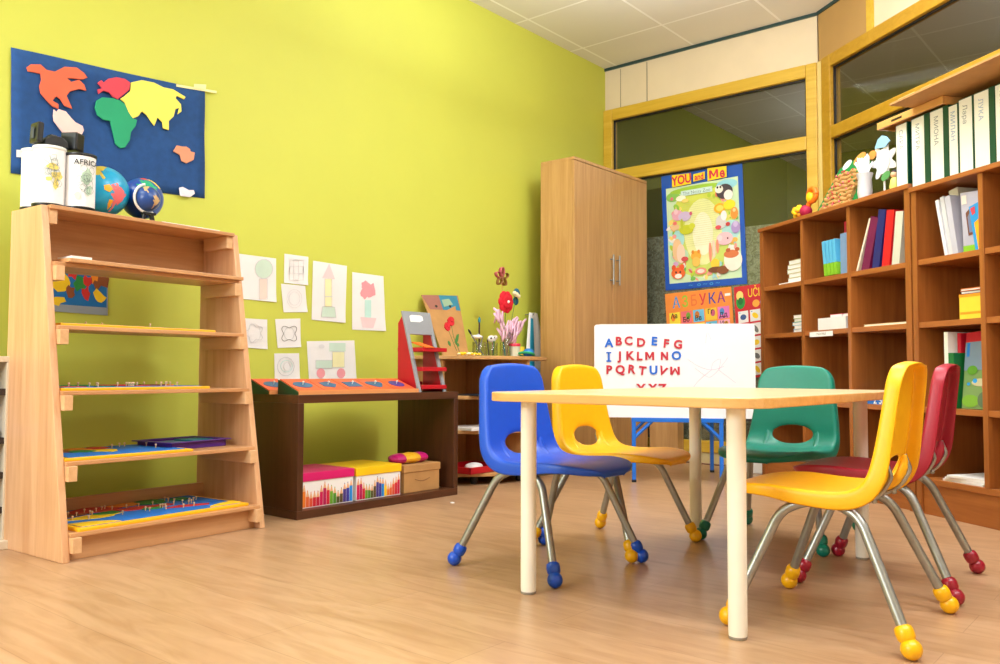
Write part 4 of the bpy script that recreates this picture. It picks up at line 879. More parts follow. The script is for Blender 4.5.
wb_m = mat('whiteboard_face', (228,228,232), .22, var=.004); tl = math.radians(-3)
E_W0, E_W1, E_Hb = -.222, .668, .528
m_ = M(); m_.prism(rounded(E_W0, E_W1, 0, E_Hb, .014, 4), -.012, 0, 0, T(0,-.005,.362) @ RX(PI/2+tl))
scr = [[(.30,.33),(.36,.29),(.43,.27),(.50,.29)],[(.43,.27),(.44,.31),(.48,.33),(.47,.27)],[(.43,.27),(.36,.21),(.33,.17)],[(.47,.27),(.52,.23),(.56,.20)],[(.40,.42),(.41,.48),(.43,.44)],[(.34,.28),(.41,.23),(.45,.25),(.50,.31),(.52,.34)]]
BM = T(0,-.005,.362) @ RX(PI/2+tl)
for s_ in scr: m_.tube([BM @ Vector((p[0],p[1],.0002)) for p in smooth_path([(q[0],q[1],0) for q in s_],4)], .0012, 5, 1)
m_.build('front_board', [wb_m, cc('faint_marker', (226,178,204))], eas)
M().prism(rounded(E_W0+.02, E_W1-.01, 0, E_Hb+.004, .014, 4), -.012, 0, 0, T(0,.085,.362) @ RX(PI/2-tl*1.6)).build('rear_board', wb_m, eas)
M().box(E_W1-.06,E_W1-.02,.01,.08,.345,.42).build('hinge_bracket', black_plastic, eas, bev=.003)
BW = T(*EA) @ RZ(RE) @ BM
e_n = (BW.to_3x3() @ Vector((0,0,1))).normalized(); e_o = BW @ Vector((0,0,0)); BWi = BW.inverted()
lred = mat('magnet_red', (186,28,50), .5, var=.01); lblue = mat('magnet_blue', (4,96,200), .5, var=.01)
rows = [[('A',105,240),('B',158,230),('C',213,228),('D',282,237),('E',355,230),('F',421,243),('G',487,248)], [('I',104,315),('J',166,311),('K',220,310),('L',273,313),('M',330,310),('N',412,310),('O',478,310)],
        [('P',105,388),('Q',167,387),('R',229,385),('T',290,393),('U',351,390),('V',402,395),('W',470,391)], [('X',282,491),('Y',347,491),('Z',400,491)]]
ctx = {0:'top', 1:'second', 2:'third', 3:'bottom'}
for ri, row in enumerate(rows):
    for ch_, X, Y in row:
        p = BWi @ onp(590+X/5.533, 300+Y/5.533, e_o, e_n); cb = ch_ in 'AEIOU'
        rot = {'T':-.12,'V':-.35,'R':-.1,'F':-.1,'E':-.06,'G':-.06}.get(ch_, 0.)
        m_ = M()
        if ch_ == 'M': m_.prism([(p[0]*.062, p[1]*.064) for p in BIGM], 0, .005)
        elif ch_ == 'W': m_.prism([(-p[0]*.066, -p[1]*.064) for p in BIGM], 0, .005)
        elif ch_ == 'N': m_.prism([(p[0]*.056, p[1]*.064) for p in [(-.36,-.35),(-.18,-.35),(-.18,.08),(.17,-.35),(.36,-.35),(.36,.36),(.18,.36),(.18,-.07),(-.17,.36),(-.36,.36)]], 0, .005)
        else: m_.text(ch_, .066, 0, None, .005, .036)
        if ch_ == 'I':
            m_.box(-.014,.014,.020,.028,0,.005); m_.box(-.014,.014,-.028,-.020,0,.005)
        o = m_.build('magnetic_letter', lblue if cb else lred)
        o.matrix_world = BW @ T(p.x, p.y, .0003) @ RZ(rot)
        tag(o, '%s magnetic letter %s in the %s row on the whiteboard' % ('blue' if cb else 'red', ch_, ctx[ri]), 'magnetic letter', 'magnetic letters on the whiteboard')

# ================================================================= TABLE
tx0, tx1, ty0, ty1, tz = -1.585, -.765, 1.80, 3.05, .560
tb = thing('table', 'low maple-topped children\'s table with cream tubular legs', 'table', (-1.16, 2.425, 0))
m_ = M(); pl = [(p[0]+1.16, p[1]-2.425) for p in rounded(tx0, tx1, ty0, ty1, .10, 8)]; n = len(pl)
m_.prism(pl, tz-.025, tz, 0); m_.mi = [0, 0]+[1]*n
m_.build('tabletop', [maple, maple_edge], tb, bev=.003)
cream = mat('cream_enamel', (242,236,222), .3, var=.01)
for x, y in ((-1.47,1.89),(-.853,1.89),(-1.50,2.96),(-.895,2.96)):
    lg = M().lathe([(.021,.006),(.022,.02),(.0225,.525),(.0225,tz-.025)], 24, 0, T(x+1.16, y-2.425, 0)).build('leg', cream, tb)
    M().lathe([(.020,0),(.0215,.003),(.0215,.007)], 20, 0, T(x+1.16, y-2.425, 0)).build('foot_cap', cc('cap_grey', (150,140,126)), lg)

# ================================================================= CHAIRS (local: faces +x)
PRF = smooth_path([(p[0],0,p[1]) for p in [(q[0]+.014,q[1]) for q in [(.252,.316),(.234,.328),(.185,.335),(.12,.333),(.04,.327),(-.03,.325),(-.08,.331),(-.112,.347),(-.131,.374),(-.141,.41),(-.148,.45),(-.156,.51),(-.164,.58),(-.170,.632)]]], 8)
_cum = [0.]
for i in range(1, len(PRF)): _cum.append(_cum[-1]+(PRF[i]-PRF[i-1]).length)
PL = _cum[-1]
def prof(s):
    if s <= 0: p = PRF[0]+(PRF[0]-PRF[1]).normalized()*(-s); t_ = (PRF[1]-PRF[0]).normalized(); return p, t_
    if s >= PL: t_ = (PRF[-1]-PRF[-2]).normalized(); return PRF[-1]+t_*(s-PL), t_
    for i in range(1, len(_cum)):
        if s <= _cum[i]:
            f_ = (s-_cum[i-1])/(_cum[i]-_cum[i-1]); p = PRF[i-1].lerp(PRF[i], f_)
            t0 = (PRF[i]-PRF[i-1]).normalized(); t1 = (PRF[min(i+1,len(PRF)-1)]-PRF[i]).normalized(); return p, t0.lerp(t1, f_).normalized()
def width(s):
    base = .174
    if s > .40: base = .174+(.140-.174)*((s-.40)/(PL-.40))
    if s < .19: base *= max(.0, 1-((.19-s)/.193)**2.6)**(1/2.6)
    e = PL-s; Rc = .045
    if e < Rc: base = base-Rc+math.sqrt(max(0, Rc*Rc-(Rc-e)**2))
    return base
def shell_mesh(name, material):
    r_, lip = .012, .026; ths = [0, PI/6, PI/3, PI/2]
    nc, nr = 22, 40
    cols_ = [(-1, 0., r_+lip)]+[(-1, r_*(1-math.sin(a)), r_*(1-math.cos(a))) for a in reversed(ths)]
    cols_ += [(0, k/nc, 0) for k in range(1, nc)]+[(1, r_*(1-math.sin(a)), r_*(1-math.cos(a))) for a in ths]+[(1, 0., r_+lip)]
    rows_ = [('f', 0., .5*(r_+lip))]+[('f', r_*(1-math.sin(a)), r_*(1-math.cos(a))) for a in reversed(ths)]
    rows_ += [('m', k/nr, 0) for k in range(1, nr)]+[('b', r_*(1-math.sin(a)), r_*(1-math.cos(a))) for a in ths]+[('b', 0., r_+lip)]
    sh_ = .0
    best = min(((prof(PL*i/300)[0]-Vector((-.121,0,.383))).length, PL*i/300) for i in range(300)); hs = best[1]; ha, hb = .080, .035
    V = []; flat = []
    for (rk, rv, rd) in rows_:
        s = rv if rk == 'f' else (PL-rv if rk == 'b' else r_+rv*(PL-2*r_))
        w = max(width(s), .05)
        for (ck, cv, cdp_) in cols_:
            y = -(w-cv) if ck == -1 else (w-cv if ck == 1 else -(w-r_)+cv*2*(w-r_))
            flat.append([s, y, max(rd, cdp_*min(1, .5+2.5*s)*(1+.25*math.exp(-((s-.37)/.12)**2)))])
    ncol = len(cols_); faces = []; dele = []
    for i in range(len(rows_)-1):
        for j in range(ncol-1):
            f = (i*ncol+j, (i+1)*ncol+j, (i+1)*ncol+j+1, i*ncol+j+1)
            cs_ = sum(flat[q][0] for q in f)/4; cyy = sum(flat[q][1] for q in f)/4
            (dele if ((cs_-hs)/hb)**2+(cyy/ha)**2 < 1 else faces).append(f)
    ks = set(q for f in faces for q in f); ds = set(q for f in dele for q in f)
    for q in ks & ds:
        a = math.atan2((flat[q][0]-hs)/hb, flat[q][1]/ha); flat[q][0] = hs+hb*math.sin(a); flat[q][1] = ha*math.cos(a)
        flat[q][2] += .004
    for s, y, d in flat:
        wv = y/.174; arch = (.016*(1-(y/.14)**2) if s > PL-.12 else 0)*max(0,(s-(PL-.12))/.12)
        p, t_ = prof(s+arch)
        nn = Vector((-t_.z, 0, t_.x))                              # to the underside / back
        dish = -.014*wv*wv*min(1, s/.15)*(1-.3*max(0, s-.45)/.3)
        q = p+nn*(d+dish); V.append((q.x, y, q.z))
    used = sorted(ks); idx = {q: i for i, q in enumerate(used)}
    m_ = M(); m_.add([V[q] for q in used], [tuple(idx[q] for q in reversed(f)) for f in faces], 0, True)
    return m_
def make_chair(colname, rgb, label, loc, rz):
    t = thing('chair', label, 'chair', loc, rz, 'small plastic chairs around the table')
    pm_ = mat('chair_'+colname, rgb, .42, var=.012, scale=60); bm_ = mat('glide_'+colname, tuple(int(v*.97) for v in rgb), .3, var=.01)
    o = shell_mesh('shell', pm_).build('seat_shell', pm_, t)
    sd_ = o.modifiers.new('solid', 'SOLIDIFY'); sd_.thickness = .005; sd_.offset = -1
    ss = o.modifiers.new('sub', 'SUBSURF'); ss.levels = 1; ss.render_levels = 1
    zf = .307
    for sy in (-1, 1):
        for sx in (1, -1):
            foot = Vector((.200 if sx > 0 else -.205, sy*.220, .026)); top = Vector((.096 if sx > 0 else -.090, sy*.155, .280)); end = Vector((.04 if sx > 0 else -.04, sy*.145, zf))
            lg = M().tube(bend_path([foot, top, end, (0, sy*.145, zf)], .034, 7), .0122, 12).build('leg', chrome, t)
            d_ = (top-foot).normalized()
            m_ = M(); m_.ball(foot+Vector((sx*.003,sy*.003,-.003)), .0228, 0, 12); m_.tube([foot+d_*.012, foot+d_*.018, foot+d_*.032, foot+d_*.042, foot+d_*.046], [.0155,.0195,.0205,.0185,.0130], 16); m_.build('glide', bm_, lg)
    m_ = M()
    for x in (.07, -.03): m_.tube([(x, -.148, zf), (x, .148, zf)], .009, 10)
    m_.build('cross_bar', chrome, t)
    for sy in (-1, 1):
        def off(q, y, d): p, t_ = prof(PL*q); return Vector((p.x-t_.z*d, y, p.z+t_.x*d))
        m_ = M().tube([off(.50+.17*k/8, sy*.098, .008) for k in range(9)], [.005,.012,.015,.016,.016,.016,.015,.012,.004], 10); m_.build('boss', pm_, t)
        pts = [Vector((-.0, sy*.135, zf+.002)), Vector((-.03, sy*.118, zf-.002))]+[off(.46+.21*k/9, sy*.100, .026 if k < 8 else .026-.010*(k-7)) for k in range(10)]
        br_ = M().tube(smooth_path(pts, 3), .0055, 8).build('back_bracket', chrome, t)
        M().ball(off(.545, sy*.100, .030), .0075, 0, 8).build('screw', chrome, br_)
    return t
YEL = (248,184,8)
ch_b = make_chair('blue', (22,82,206), 'blue plastic chair at the near left side of the table', (-1.638, 2.216, 0), -.05)
ch_y = make_chair('yellow', YEL, 'yellow plastic chair nearest the camera, at the right of the table', (-.722, 2.205, 0), PI+.045)
ch_y2 = dup(ch_y, 'yellow plastic chair beside the blue chair, on the far side of the table'); ch_y2.location = (-1.650, 2.628, 0); ch_y2.rotation_euler = (0,0,0)
ch_r = make_chair('red', (158,22,46), 'dark red plastic chair beyond the near yellow chair', (-.752, 2.738, 0), PI+.07)
ch_g = make_chair('green', (4,126,106), 'teal green plastic chair at the far end of the table', (-1.228, 3.105, 0), -PI/2)

# ================================================================= BOOKCASES
NB = 2.69
def bcase(label, s0, length, ztop, divs, side=.03):
    o_ = SN(s0, NB, 0); t = thing('bookcase', label, 'bookcase', o_, RZB, 'cherry bookcases under the side window')
    dp = .35; zb = [.133, .443, .818, 1.097]
    for x0 in (0, length-side): M().box(x0, x0+side, 0, dp, 0, ztop-.022).build('side_panel', cherry, t, bev=.0015)
    M().box(-.004, length+.004, -.012, dp, ztop-.022, ztop).build('top_board', cherry_x, t, bev=.003)
    M().box(side, length-side, dp-.008, dp, .1, ztop-.022).build('back_panel', cherry, t)
    M().box(side, length-side, .012, .03, 0, zb[0]).build('plinth', cherry_x, t, bev=.001)
    xs = [side]+[q for d_ in divs for q in (d_-s0-.0125, d_-s0+.0125)]+[length-side]
    for d_ in divs: M().box(d_-s0-.0125, d_-s0+.0125, .002, dp-.008, zb[0]+.025, ztop-.022).build('divider', cherry, t, bev=.0015)
    M().box(side, length-side, .004, dp-.008, zb[0], zb[0]+.025).build('bottom_shelf', cherry_x, t, bev=.0015)
    for k in range(0, len(xs), 2):
        for z in zb[1:]: M().box(xs[k], xs[k+1], .006, dp-.008, z, z+.025).build('shelf', cherry_x, t, bev=.0015)
    return t
b1 = bcase('cherry bookcase with the woven craft on top, far one of the pair', -4.527, 1.271, 1.475, [-4.10, -3.698], .036)
b2 = bcase('cherry bookcase carrying the row of white binders, near one of the pair', -3.246, 1.60, 1.452, [-2.852, -2.45, -2.05], .03)
m_ = M().box(-.10,.10,-.002,0,-.013,.013); m_.text('СЛАГАЛИЦЕ', .014, 1, T(0,-.0022,0) @ RX(PI/2))
m_.build('shelf_label', [white_paper, cc('hole_dark', (30,24,20))], b1, loc=(-3.935+4.527, .003, .822))

def S(px, py, dn=.03): 
    v = onp(px, py, NV*(NB+dn), NV); return v.dot(DV), v.z
def book(label, s, dn, z, w, h, d, cover, group, lean=0., cat='book', title=None, yaw=0., spine_c=None, name='book'):
    """upright book: spine faces the room; w thickness, h height, d depth; lean rotates in the shelf plane about its foot"""
    t = thing(name, label, cat, SN(s, NB+dn, z), RZB+yaw, group)
    up = max(0, w*math.sin(-lean)) if lean < 0 else 0
    mm = RY(lean) @ T(-w/2, 0, 0) if lean == 0 else (T(0,0,0) @ RY(lean) @ T(0 if lean > 0 else -w, 0, 0))
    m_ = M(); c = .0022; m_.box(0,c,0,d,0,h,0,mm); m_.box(w-c,w,0,d,0,h,0,mm); m_.box(c,w-c,0,c,0,h,0,mm)
    m_.build('cover', cover, t)
    M().box(c, w-c, c, d-.004, .004, h-.004, 0, mm).build('pages', white_paper, t)
    return t
def flat(label, s, dn, z, w, d, h, m_, group=None, yaw=0., cat='book', name='book', pages=True):
    t = thing(name, label, cat, SN(s, NB+dn, z), RZB+yaw, group)
    if pages:
        q = M(); q.box(-w/2,w/2,-d/2,d/2,0,min(.002,h*.2)); q.box(-w/2,w/2,-d/2,d/2,h-min(.002,h*.2),h); q.build('cover', m_, t)
        M().box(-w/2+.003,w/2-.003,-d/2+.002,d/2-.003,min(.002,h*.2),h-min(.002,h*.2)).build('pages', white_paper, t)
    else: M().box(-w/2,w/2,-d/2,d/2,0,h).build('sheets', m_, t)
    return t
Z1, Z2, Z3, Z0 = 1.122, .843, .468, .158
# far bookcase, top row, left bay: cream booklets
booklet = cc('booklet_cream', (206,200,160), .7)
flat('white folded sheet under the cream booklets, top left bay', -4.235, .12, Z1, .21, .22, .006, white_paper, pages=False, cat='paper', name='paper_sheet')
names_ = ['lowest cream booklet in the top left bay', 'second lowest cream booklet, top left bay', 'third cream booklet from below, top left bay', 'fourth cream booklet from below, top left bay', 'topmost cream booklet, top left bay']
zz = Z1+.0065
for k, lb in enumerate(names_):
    flat(lb, -4.20+.010*math.sin(k*2), .13, zz, .165, .20, .024, booklet, 'cream booklets in the far bookcase', .12*math.sin(k*3.1)); zz += .0248
# middle bay: light blue workbooks with green foot
wk = ['leftmost', 'second from left', 'third from left', 'rightmost']
for k in range(4):
    t = thing('book', 'light blue and green workbook, %s of the four upright ones' % wk[k], 'book', SN(-3.925+.029*k, NB+.02, Z1+.0005), RZB, 'light blue workbooks in the far bookcase')
    ln = -.10; mm = RY(ln); h_ = .19
    m_ = M(); m_.box(0,.024,0,.17,.004,h_*.36,1,mm @ T(0,0,0)); m_.box(0,.024,0,.17,h_*.36,h_,0,mm); m_.build('cover', [cc('wb_blue', (86,180,226)), cc('wb_green', (130,190,40))], t)
    m_ = M().box(.002,.022,.002,.168,h_,h_+.001,0,mm); m_.build('pages', white_paper, t)
book('tall navy book with red edge behind the light blue workbooks', -3.83, .10, Z1+.001, .03, .285, .2, cc('navy', (20,60,130)), 'books in the middle bay of the far bookcase')
book('thin red book behind the light blue workbooks', -3.856, .10, Z1+.001, .014, .288, .19, cc('bk_red', (200,40,70)), 'books in the middle bay of the far bookcase')
book('grey picture book at the right wall of the middle bay', -3.765, .03, Z1+.001, .07, .21, .2, cc('bk_greyblue', (120,150,190)), 'books in the middle bay of the far bookcase')
# right bay: leaning folders
fs_ = [('slim white and cream folder slumped at the left of the leaning folders', (226,214,196), .012, .27, -.0, .40, -3.665), ('maroon folder leaning in the top right bay', (112,16,74), .055, .268, 0, .30, -3.625), ('navy folder leaning right of the maroon one', (28,34,110), .05, .285, 0, .20, -3.545), ('red folder leaning in the top right bay', (206,22,36), .052, .27, 0, .16, -3.475), ('white-green book leaning at the right end of the folders', (206,206,190), .05, .25, 0, .14, -3.405)]
for lb, c_, w, h_, _, ln, s_ in fs_: book(lb, s_, .02, Z1+.001, w, h_, .22, cc('fo_%d_%d_%d' % c_, c_, .4), 'leaning folders in the far bookcase', ln, name='folder', cat='folder')
# second row
zz = Z2+.0005
for k, (c_, lb) in enumerate((((60,160,220),'lowest blue notebook in the second row'),((236,232,220),'white notebook between the blue ones, second row'),((60,170,220),'upper blue notebook in the second row'),((120,180,80),'green notebook near the top of the small pile'),((230,220,196),'cream notebook topping the small pile'))):
    flat(lb, -4.185+.012*math.sin(k*2.3), .12, zz, .13, .16, .019, cc('nb_%d_%d_%d' % c_, c_), 'small notebook pile in the far bookcase', .1*math.sin(k*2)); zz += .0195
flat('thick stack of white paper above the shelf label', -3.865, .12, Z2+.0005, .225, .21, .062, cc('paper_ream', (224,222,222), .8), None, .03, 'papers', 'paper_stack', False)
flat('red notebook on the white paper stack', -3.87, .12, Z2+.063, .10, .15, .018, cc('bk_red2', (226,60,80)), None, .0)
flat('pink notebook on the white paper stack', -3.775, .12, Z2+.063, .07, .15, .016, cc('bk_pink', (240,170,180)), None, .0)
flat('flat cream booklet alone on the second row shelf', -3.46, .12, Z2+.0005, .30, .20, .010, cc('bk_cream2', (240,220,170)), None, .03)
# third row: wire stand, blue book
t = thing('wire_stand', 'dark wire letter holder in the third row of the far bookcase', 'holder', SN(-3.79, NB+.12, Z3), RZB)
m_ = M(); m_.tube([(-.07+.14*k/12*1, 0, .0 if k in (0,12) else .20+.0*k) for k in (0,)]+[(-.06,0,.003),(-.06,0,.10)]+[(.06*math.cos(PI-PI*k/10),0,.10+.07*math.sin(PI-PI*k/10)) for k in range(11)]+[(.06,0,.003)], .0025, 6)
for z in (.004,.055,.1): m_.tube([(-.07,0,z),(.07,0,z)], .0025, 6); m_.tube([(-.07,.06,z),(.07,.06,z)], .0025, 6)
m_.tube([(-.07,.06,.003),(-.07,.06,.10)], .0025, 6); m_.tube([(.07,.06,.003),(.07,.06,.10)], .0025, 6); m_.tube([(-.07,0,.003),(-.07,.06,.003)], .0025, 6); m_.tube([(.07,0,.003),(.07,.06,.003)], .0025, 6)
m_.build('wires', cc('wire_dark', (60,50,44), .4), t)
P = Poster([SN(-3.60,NB+.05,Z3+.055), SN(-3.33,NB+.05,Z3+.055), SN(-3.33,NB+.03,Z3+.0), SN(-3.60,NB+.03,Z3+.0)])
t = thing('book', 'bright blue picture book with white letters on the third shelf', 'book', SN(-3.50, NB+.12, Z3), RZB)
m_ = M().box(-.14,.14,-.10,.10,0,.035); m_.text('2 5 3', .05, 1, T(.0,-.1005,.018) @ RX(PI/2), 0, .02); m_.build('cover', [cc('bk_azure', (20,110,200)), white_paper], t)
# near bookcase, top row: magazines leaning
mg = [('tall cream magazine file at the back of the leaning magazines', (222,214,196), .05, .30, -.16, -3.00, .07), ('white magazine leaning left, first in the near bookcase', (232,232,236), .016, .255, -.20, -3.055, .02), ('pale grey magazine leaning left, second in the near bookcase', (206,206,214), .022, .265, -.18, -3.03, .025), ('silvery magazine with a brown shield picture', (190,190,206), .03, .26, -.16, -2.995, .02)]
for lb, c_, w, h_, ln, s_, dn in mg: book(lb, s_, dn, Z1+.001, w, h_, .22, cc('mg_%d_%d_%d' % c_, c_, .4), 'magazines in the near bookcase', ln, cat='magazine', name='magazine')
P = Poster([SN(-2.985,NB+.03,Z1+.255), SN(-2.872,NB+.03,Z1+.245), SN(-2.868,NB+.03,Z1+.002), SN(-2.972,NB+.03,Z1+.002)], .004); P.sheet(cc('mg_front', (178,176,196), .4))
P.poly([(.22,.35),(.42,.28),(.62,.36),(.66,.72),(.3,.74)], cc('mg_brown', (110,66,50))); P.poly([(.30,.42),(.42,.35),(.55,.42),(.57,.68),(.36,.69)], cc('mg_slate', (110,124,160))); P.rect(.05,.05,.3,.2, cc('mg_pale', (226,214,206))); P.rect(.0,.9,1,1, cc('wb_green', (130,190,40)))
P.done('magazine', 'grey magazine facing out with a brown emblem and green foot', 'magazine')
P = Poster([SN(-2.93,NB+.02,Z1+.185), SN(-2.868,NB+.02,Z1+.20), SN(-2.866,NB+.02,Z1+.002), SN(-2.90,NB+.02,Z1+.002)], .003); P.sheet(cc('mg_azure', (40,150,220), .4))
P.poly([(.3,.4),(.8,.35),(1,.6),(.9,1),(.5,1)], cc('mg_orange', (240,170,30))); P.poly([(.1,.05),(.5,.05),(.5,.2),(.2,.22)], cc('mg_red', (206,60,80)))
P.done('booklet', 'bright blue and orange booklet at the right of the magazines', 'booklet')
t = thing('yellow_box', 'yellow card box with orange edge in the near bookcase', 'box', SN(-2.93, NB+.10, Z2), RZB)
m_ = M().box(-.065,.065,-.08,.08,0,.098); m_.box(-.062,.062,-.0806,-.08,.02,.03,1); m_.build('body', [cc('ybox', (246,206,60), .4), cc('ybox2', (240,150,30))], t, bev=.002); M().box(-.066,.066,-.081,.081,.092,.104).build('lid', cc('ybox2', (240,150,30)), t)
flat('dark flat book lying on the yellow card box', -2.925, .10, Z2+.1045, .125, .16, .012, cc('bk_slate', (70,60,90)), None, .05)
flat('orange book topping the yellow card box', -2.92, .10, Z2+.117, .125, .17, .010, cc('bk_orange', (226,120,40)), None, -.02)
# third row of the near bookcase
for lb, c_, w, h_, s_, dn in (('white magazine file upright at the left of the third row', (226,224,214), .022, .325, -3.075, .02), ('red book upright behind the picture book', (190,20,44), .02, .32, -3.045, .06), ('dark green book upright beside the white file', (20,110,50), .03, .235, -3.048, .02)):
    book(lb, s_, dn, Z3+.001, w, h_, .2, cc('tr_%d_%d_%d' % c_, c_, .4), 'books in the third row of the near bookcase')
P = Poster([SN(-3.02,NB+.08,Z3+.32), SN(-2.868,NB+.08,Z3+.33), SN(-2.868,NB+.045,Z3+.002), SN(-3.02,NB+.045,Z3+.002)], .004); P.sheet(cc('pb_green', (120,150,90), .4))
P.rect(0,0,1,.13, cc('pb_red', (190,20,40))); P.rect(0,.13,1,.5, cc('pb_sky', (120,140,160))); P.rect(.06,.14,.16,.32, cc('ball_blue', (20,120,210))); P.ell(.3,.5,.18,.06, cc('pb_leaf', (90,150,40))); P.ell(.6,.66,.3,.05, cc('pb_pale', (200,190,150))); P.ell(.42,.64,.08,.03, cc('mg_azure', (40,150,220))); P.ell(.75,.72,.08,.03, cc('pb_pink', (226,120,120))); P.ell(.2,.68,.06,.02, cc('mg_azure', (40,150,220))); P.ell(.3,.9,.3,.08, cc('pb_grass', (120,170,50))); P.ell(.75,.88,.2,.1, cc('pb_dark', (90,110,80)))
P.done('picture_book', 'large green picture book facing out in the third row', 'book')
zz = Z0+.0005
for k, lb in enumerate(('bottom sheaf of white papers in the lowest bay', 'middle sheaf of white papers in the lowest bay', 'top sheaf of white papers in the lowest bay')):
    flat(lb, -3.0+.012*k, .13, zz, .22, .22, .009, white_paper, 'sheaves of paper in the lowest bay', .06*k, 'papers', 'paper_sheaf', False); zz += .0095
o = M().box(-.05,.05,-.05,.05,0,.10).build('file_box', green_d, bev=.004, loc=SN(-2.735, NB+.10, Z1)); o.rotation_euler = (0,0,RZB); tag(o, 'dark green box at the right photo edge in the near bookcase', 'box')

# binders on top of the near bookcase
bk_g = cc('binder_green', (14,72,50), .4); bk_w = mat('binder_label', (240,240,232), .6, var=.01); ink = cc('pen_grey', (140,146,150)); inkb = cc('pen_blue', (150,170,206))
bnames = ['САРА', 'МИТРА', 'МИОНА', 'МИЛАН', 'Лара', 'ЛУКА', 'КАТАРИНА', 'ЈАНА', 'МАША']
ZB = 1.4525
bl_ = ['leftmost, beside the paper flower', 'second from the left', 'third from the left', 'fourth from the left', 'fifth from the left', 'sixth from the left', 'seventh from the left, at the photo edge', 'eighth from the left', 'ninth from the left']
BS = ((-3.351,.078,.074),(-3.249,.112,.082),(-3.134,.107,.080),(-3.025,.056,.052),(-2.967,.078,.074),(-2.886,.107,.080),(-2.777,.08,.074),(-2.69,.08,.074),(-2.60,.08,.074))
for k, nm in enumerate(bnames):
    s_, w, lw = BS[k]; h_ = .315 if k not in (3,) else .306
    ZB = 1.4755 if k == 0 else 1.4525
    if k == 0: h_ = .292
    t = thing('binder', 'white-spined green binder with handwritten name, %s' % bl_[k], 'binder', SN(s_, NB+.012, ZB), RZB, 'white-spined binders on the near bookcase')
    m_ = M(); m_.box(0,.003,0,.27,0,h_); m_.box(w-.003,w,0,.27,0,h_); m_.box(.003,w-.003,0,.004,0,h_); m_.build('cover', bk_g, t)
    m_ = M().box(.004, .004+lw-.006, -.0012, 0, .004, h_-.004)
    vs, fs2 = text_mesh(nm, 0, 0); ls = .034 if len(nm) < 7 else .03
    L_ = max(v[0] for v in vs)-min(v[0] for v in vs)
    m_.add([Vector((lw*.46+v[1]*ls, -.0016, h_-.03-(v[0]+L_/2)*ls)) for v in vs], fs2, 1 if k % 2 == 0 or k == 1 else 2)
    m_.build('spine_label', [bk_w, ink, inkb], t)
    M().box(.006,w-.006,.006,.255,.006,h_-.012).build('pages', white_paper, t)
t = thing('wooden_tray', 'shallow wooden tray with a slot handle lying upside down on the binders', 'tray', SN(-3.44, NB-.02, 1.7685), RZB+.0)
m_ = M(); m_.box(0,.42,0,.012,0,.034); m_.box(0,.42,.25,.262,0,.034); m_.box(0,.012,.012,.25,0,.034); m_.box(.408,.42,.012,.25,0,.034); m_.box(.012,.408,.012,.25,.030,.034); m_.build('body', wood('tray_wood', (206,146,76), (224,166,96), 'x'), t, bev=.002)
M().box(.10,.17,-.0008,0,.012,.022).build('handle_slot', black_plastic, t)
t = thing('cardboard_sheet', 'wide tan board lying across the tops of the binders', 'board', SN(-3.20, NB-.14, 1.8035), RZB-.02)
M().box(0,1.25,0,.40,0,.010).build('board', [cardboard], t, bev=.001)
m_ = M(); m_.box(.06,.16,-.001,.02,.010,.0112,0); m_.box(.2,.26,-.001,.014,.010,.0112,0); m_.build('tape', mat('masking_tape', (236,228,160), .4), t)

# on top of the far bookcase
ZF = 1.4755
t = thing('flower_toy', 'yellow, orange and crimson paper flower figure at the far bookcase end', 'craft', SN(-4.135, NB+.05, ZF), RZB)
m_ = M(); rnd = random.Random(2)
for k in range(34): 
    a, b_ = rnd.uniform(0,2*PI), rnd.uniform(-1,1); c_ = (1-b_*b_)**.5; m_.ball((-.055+.032*c_*math.cos(a), .032*c_*math.sin(a), .042+.032*b_), .012, rnd.choice([0,0,1]), 6)
m_.build('yellow_head', [cc('petal_yellow', (250,206,20)), cc('petal_orange', (246,150,20))], t)
M().ball((.015,-.005,.036), .034, 0, 10, (1,1,1)).build('crimson_body', cc('crimson', (176,20,70), .6), t)
m_ = M(); m_.tube([(.07+.034*math.cos(a), 0, .115+.034*math.sin(a)) for a in [2*PI*k/20 for k in range(21)]], .015, 8); m_.tube([(.03,0,.06),(.05,0,.09)], .014, 8); m_.build('orange_ring', cc('ring_orange', (250,120,20), .5), t)
m_ = M(); m_.ball((.055,-.006,.105), .028, 0, 10, (1,.6,1)); m_.build('yellow_ball', cc('petal_yellow', (250,206,20)), t)
o = M().box(-.07,.07,-.05,.05,0,.006).build('paper_card', white_paper, loc=SN(-4.43, NB+.07, ZF)); o.rotation_euler = (0,0,RZB+.2); tag(o, 'white card lying at the far left end of the bookcase top', 'card')
# woven craft board leaning against the window
w0 = SN(-4.03, NB+.06, ZF+.002); wt = .33
wv = thing('woven_board', 'straw-woven craft board with green edging leaning on the bookcase top', 'craft', w0, RZB)
WM = RX(-.30)                                                      # leans back
straw = cc('straw', (190,142,82), .8); gcard = cc('green_card', (10,130,60), .6)
Wx0, Wx1, Wh, sk = 0, .30, .235, .10
def wp(u, v): return (u*(Wx1-Wx0)+sk*v*(1-u*.7), v*Wh)             # slanted outline
m_ = M(); m_.prism([wp(-.10,-.005),wp(1.06,-.005),wp(1.08,.95),wp(.6,1.16),wp(-.04,1.04)], -.006, 0, 0, WM @ RX(PI/2)); m_.build('backing', gcard, wv)
m_ = M(); rnd = random.Random(4)
for j in range(8):
    pts = []
    for i in range(13):
        u = .10+.84*i/12; p = wp(u, .06+.105*j); pts.append(WM @ (RX(PI/2) @ Vector((p[0], p[1]+.006*math.sin(i*1.7+j), .010+.004*math.sin(i*PI/1.5+j*PI)))))
    m_.tube(pts, .0125, 8)
m_.build('straw_rows', straw, wv)
bead_m = M().ball((0,0,0), .0055, 0, 5); bead_o = {}
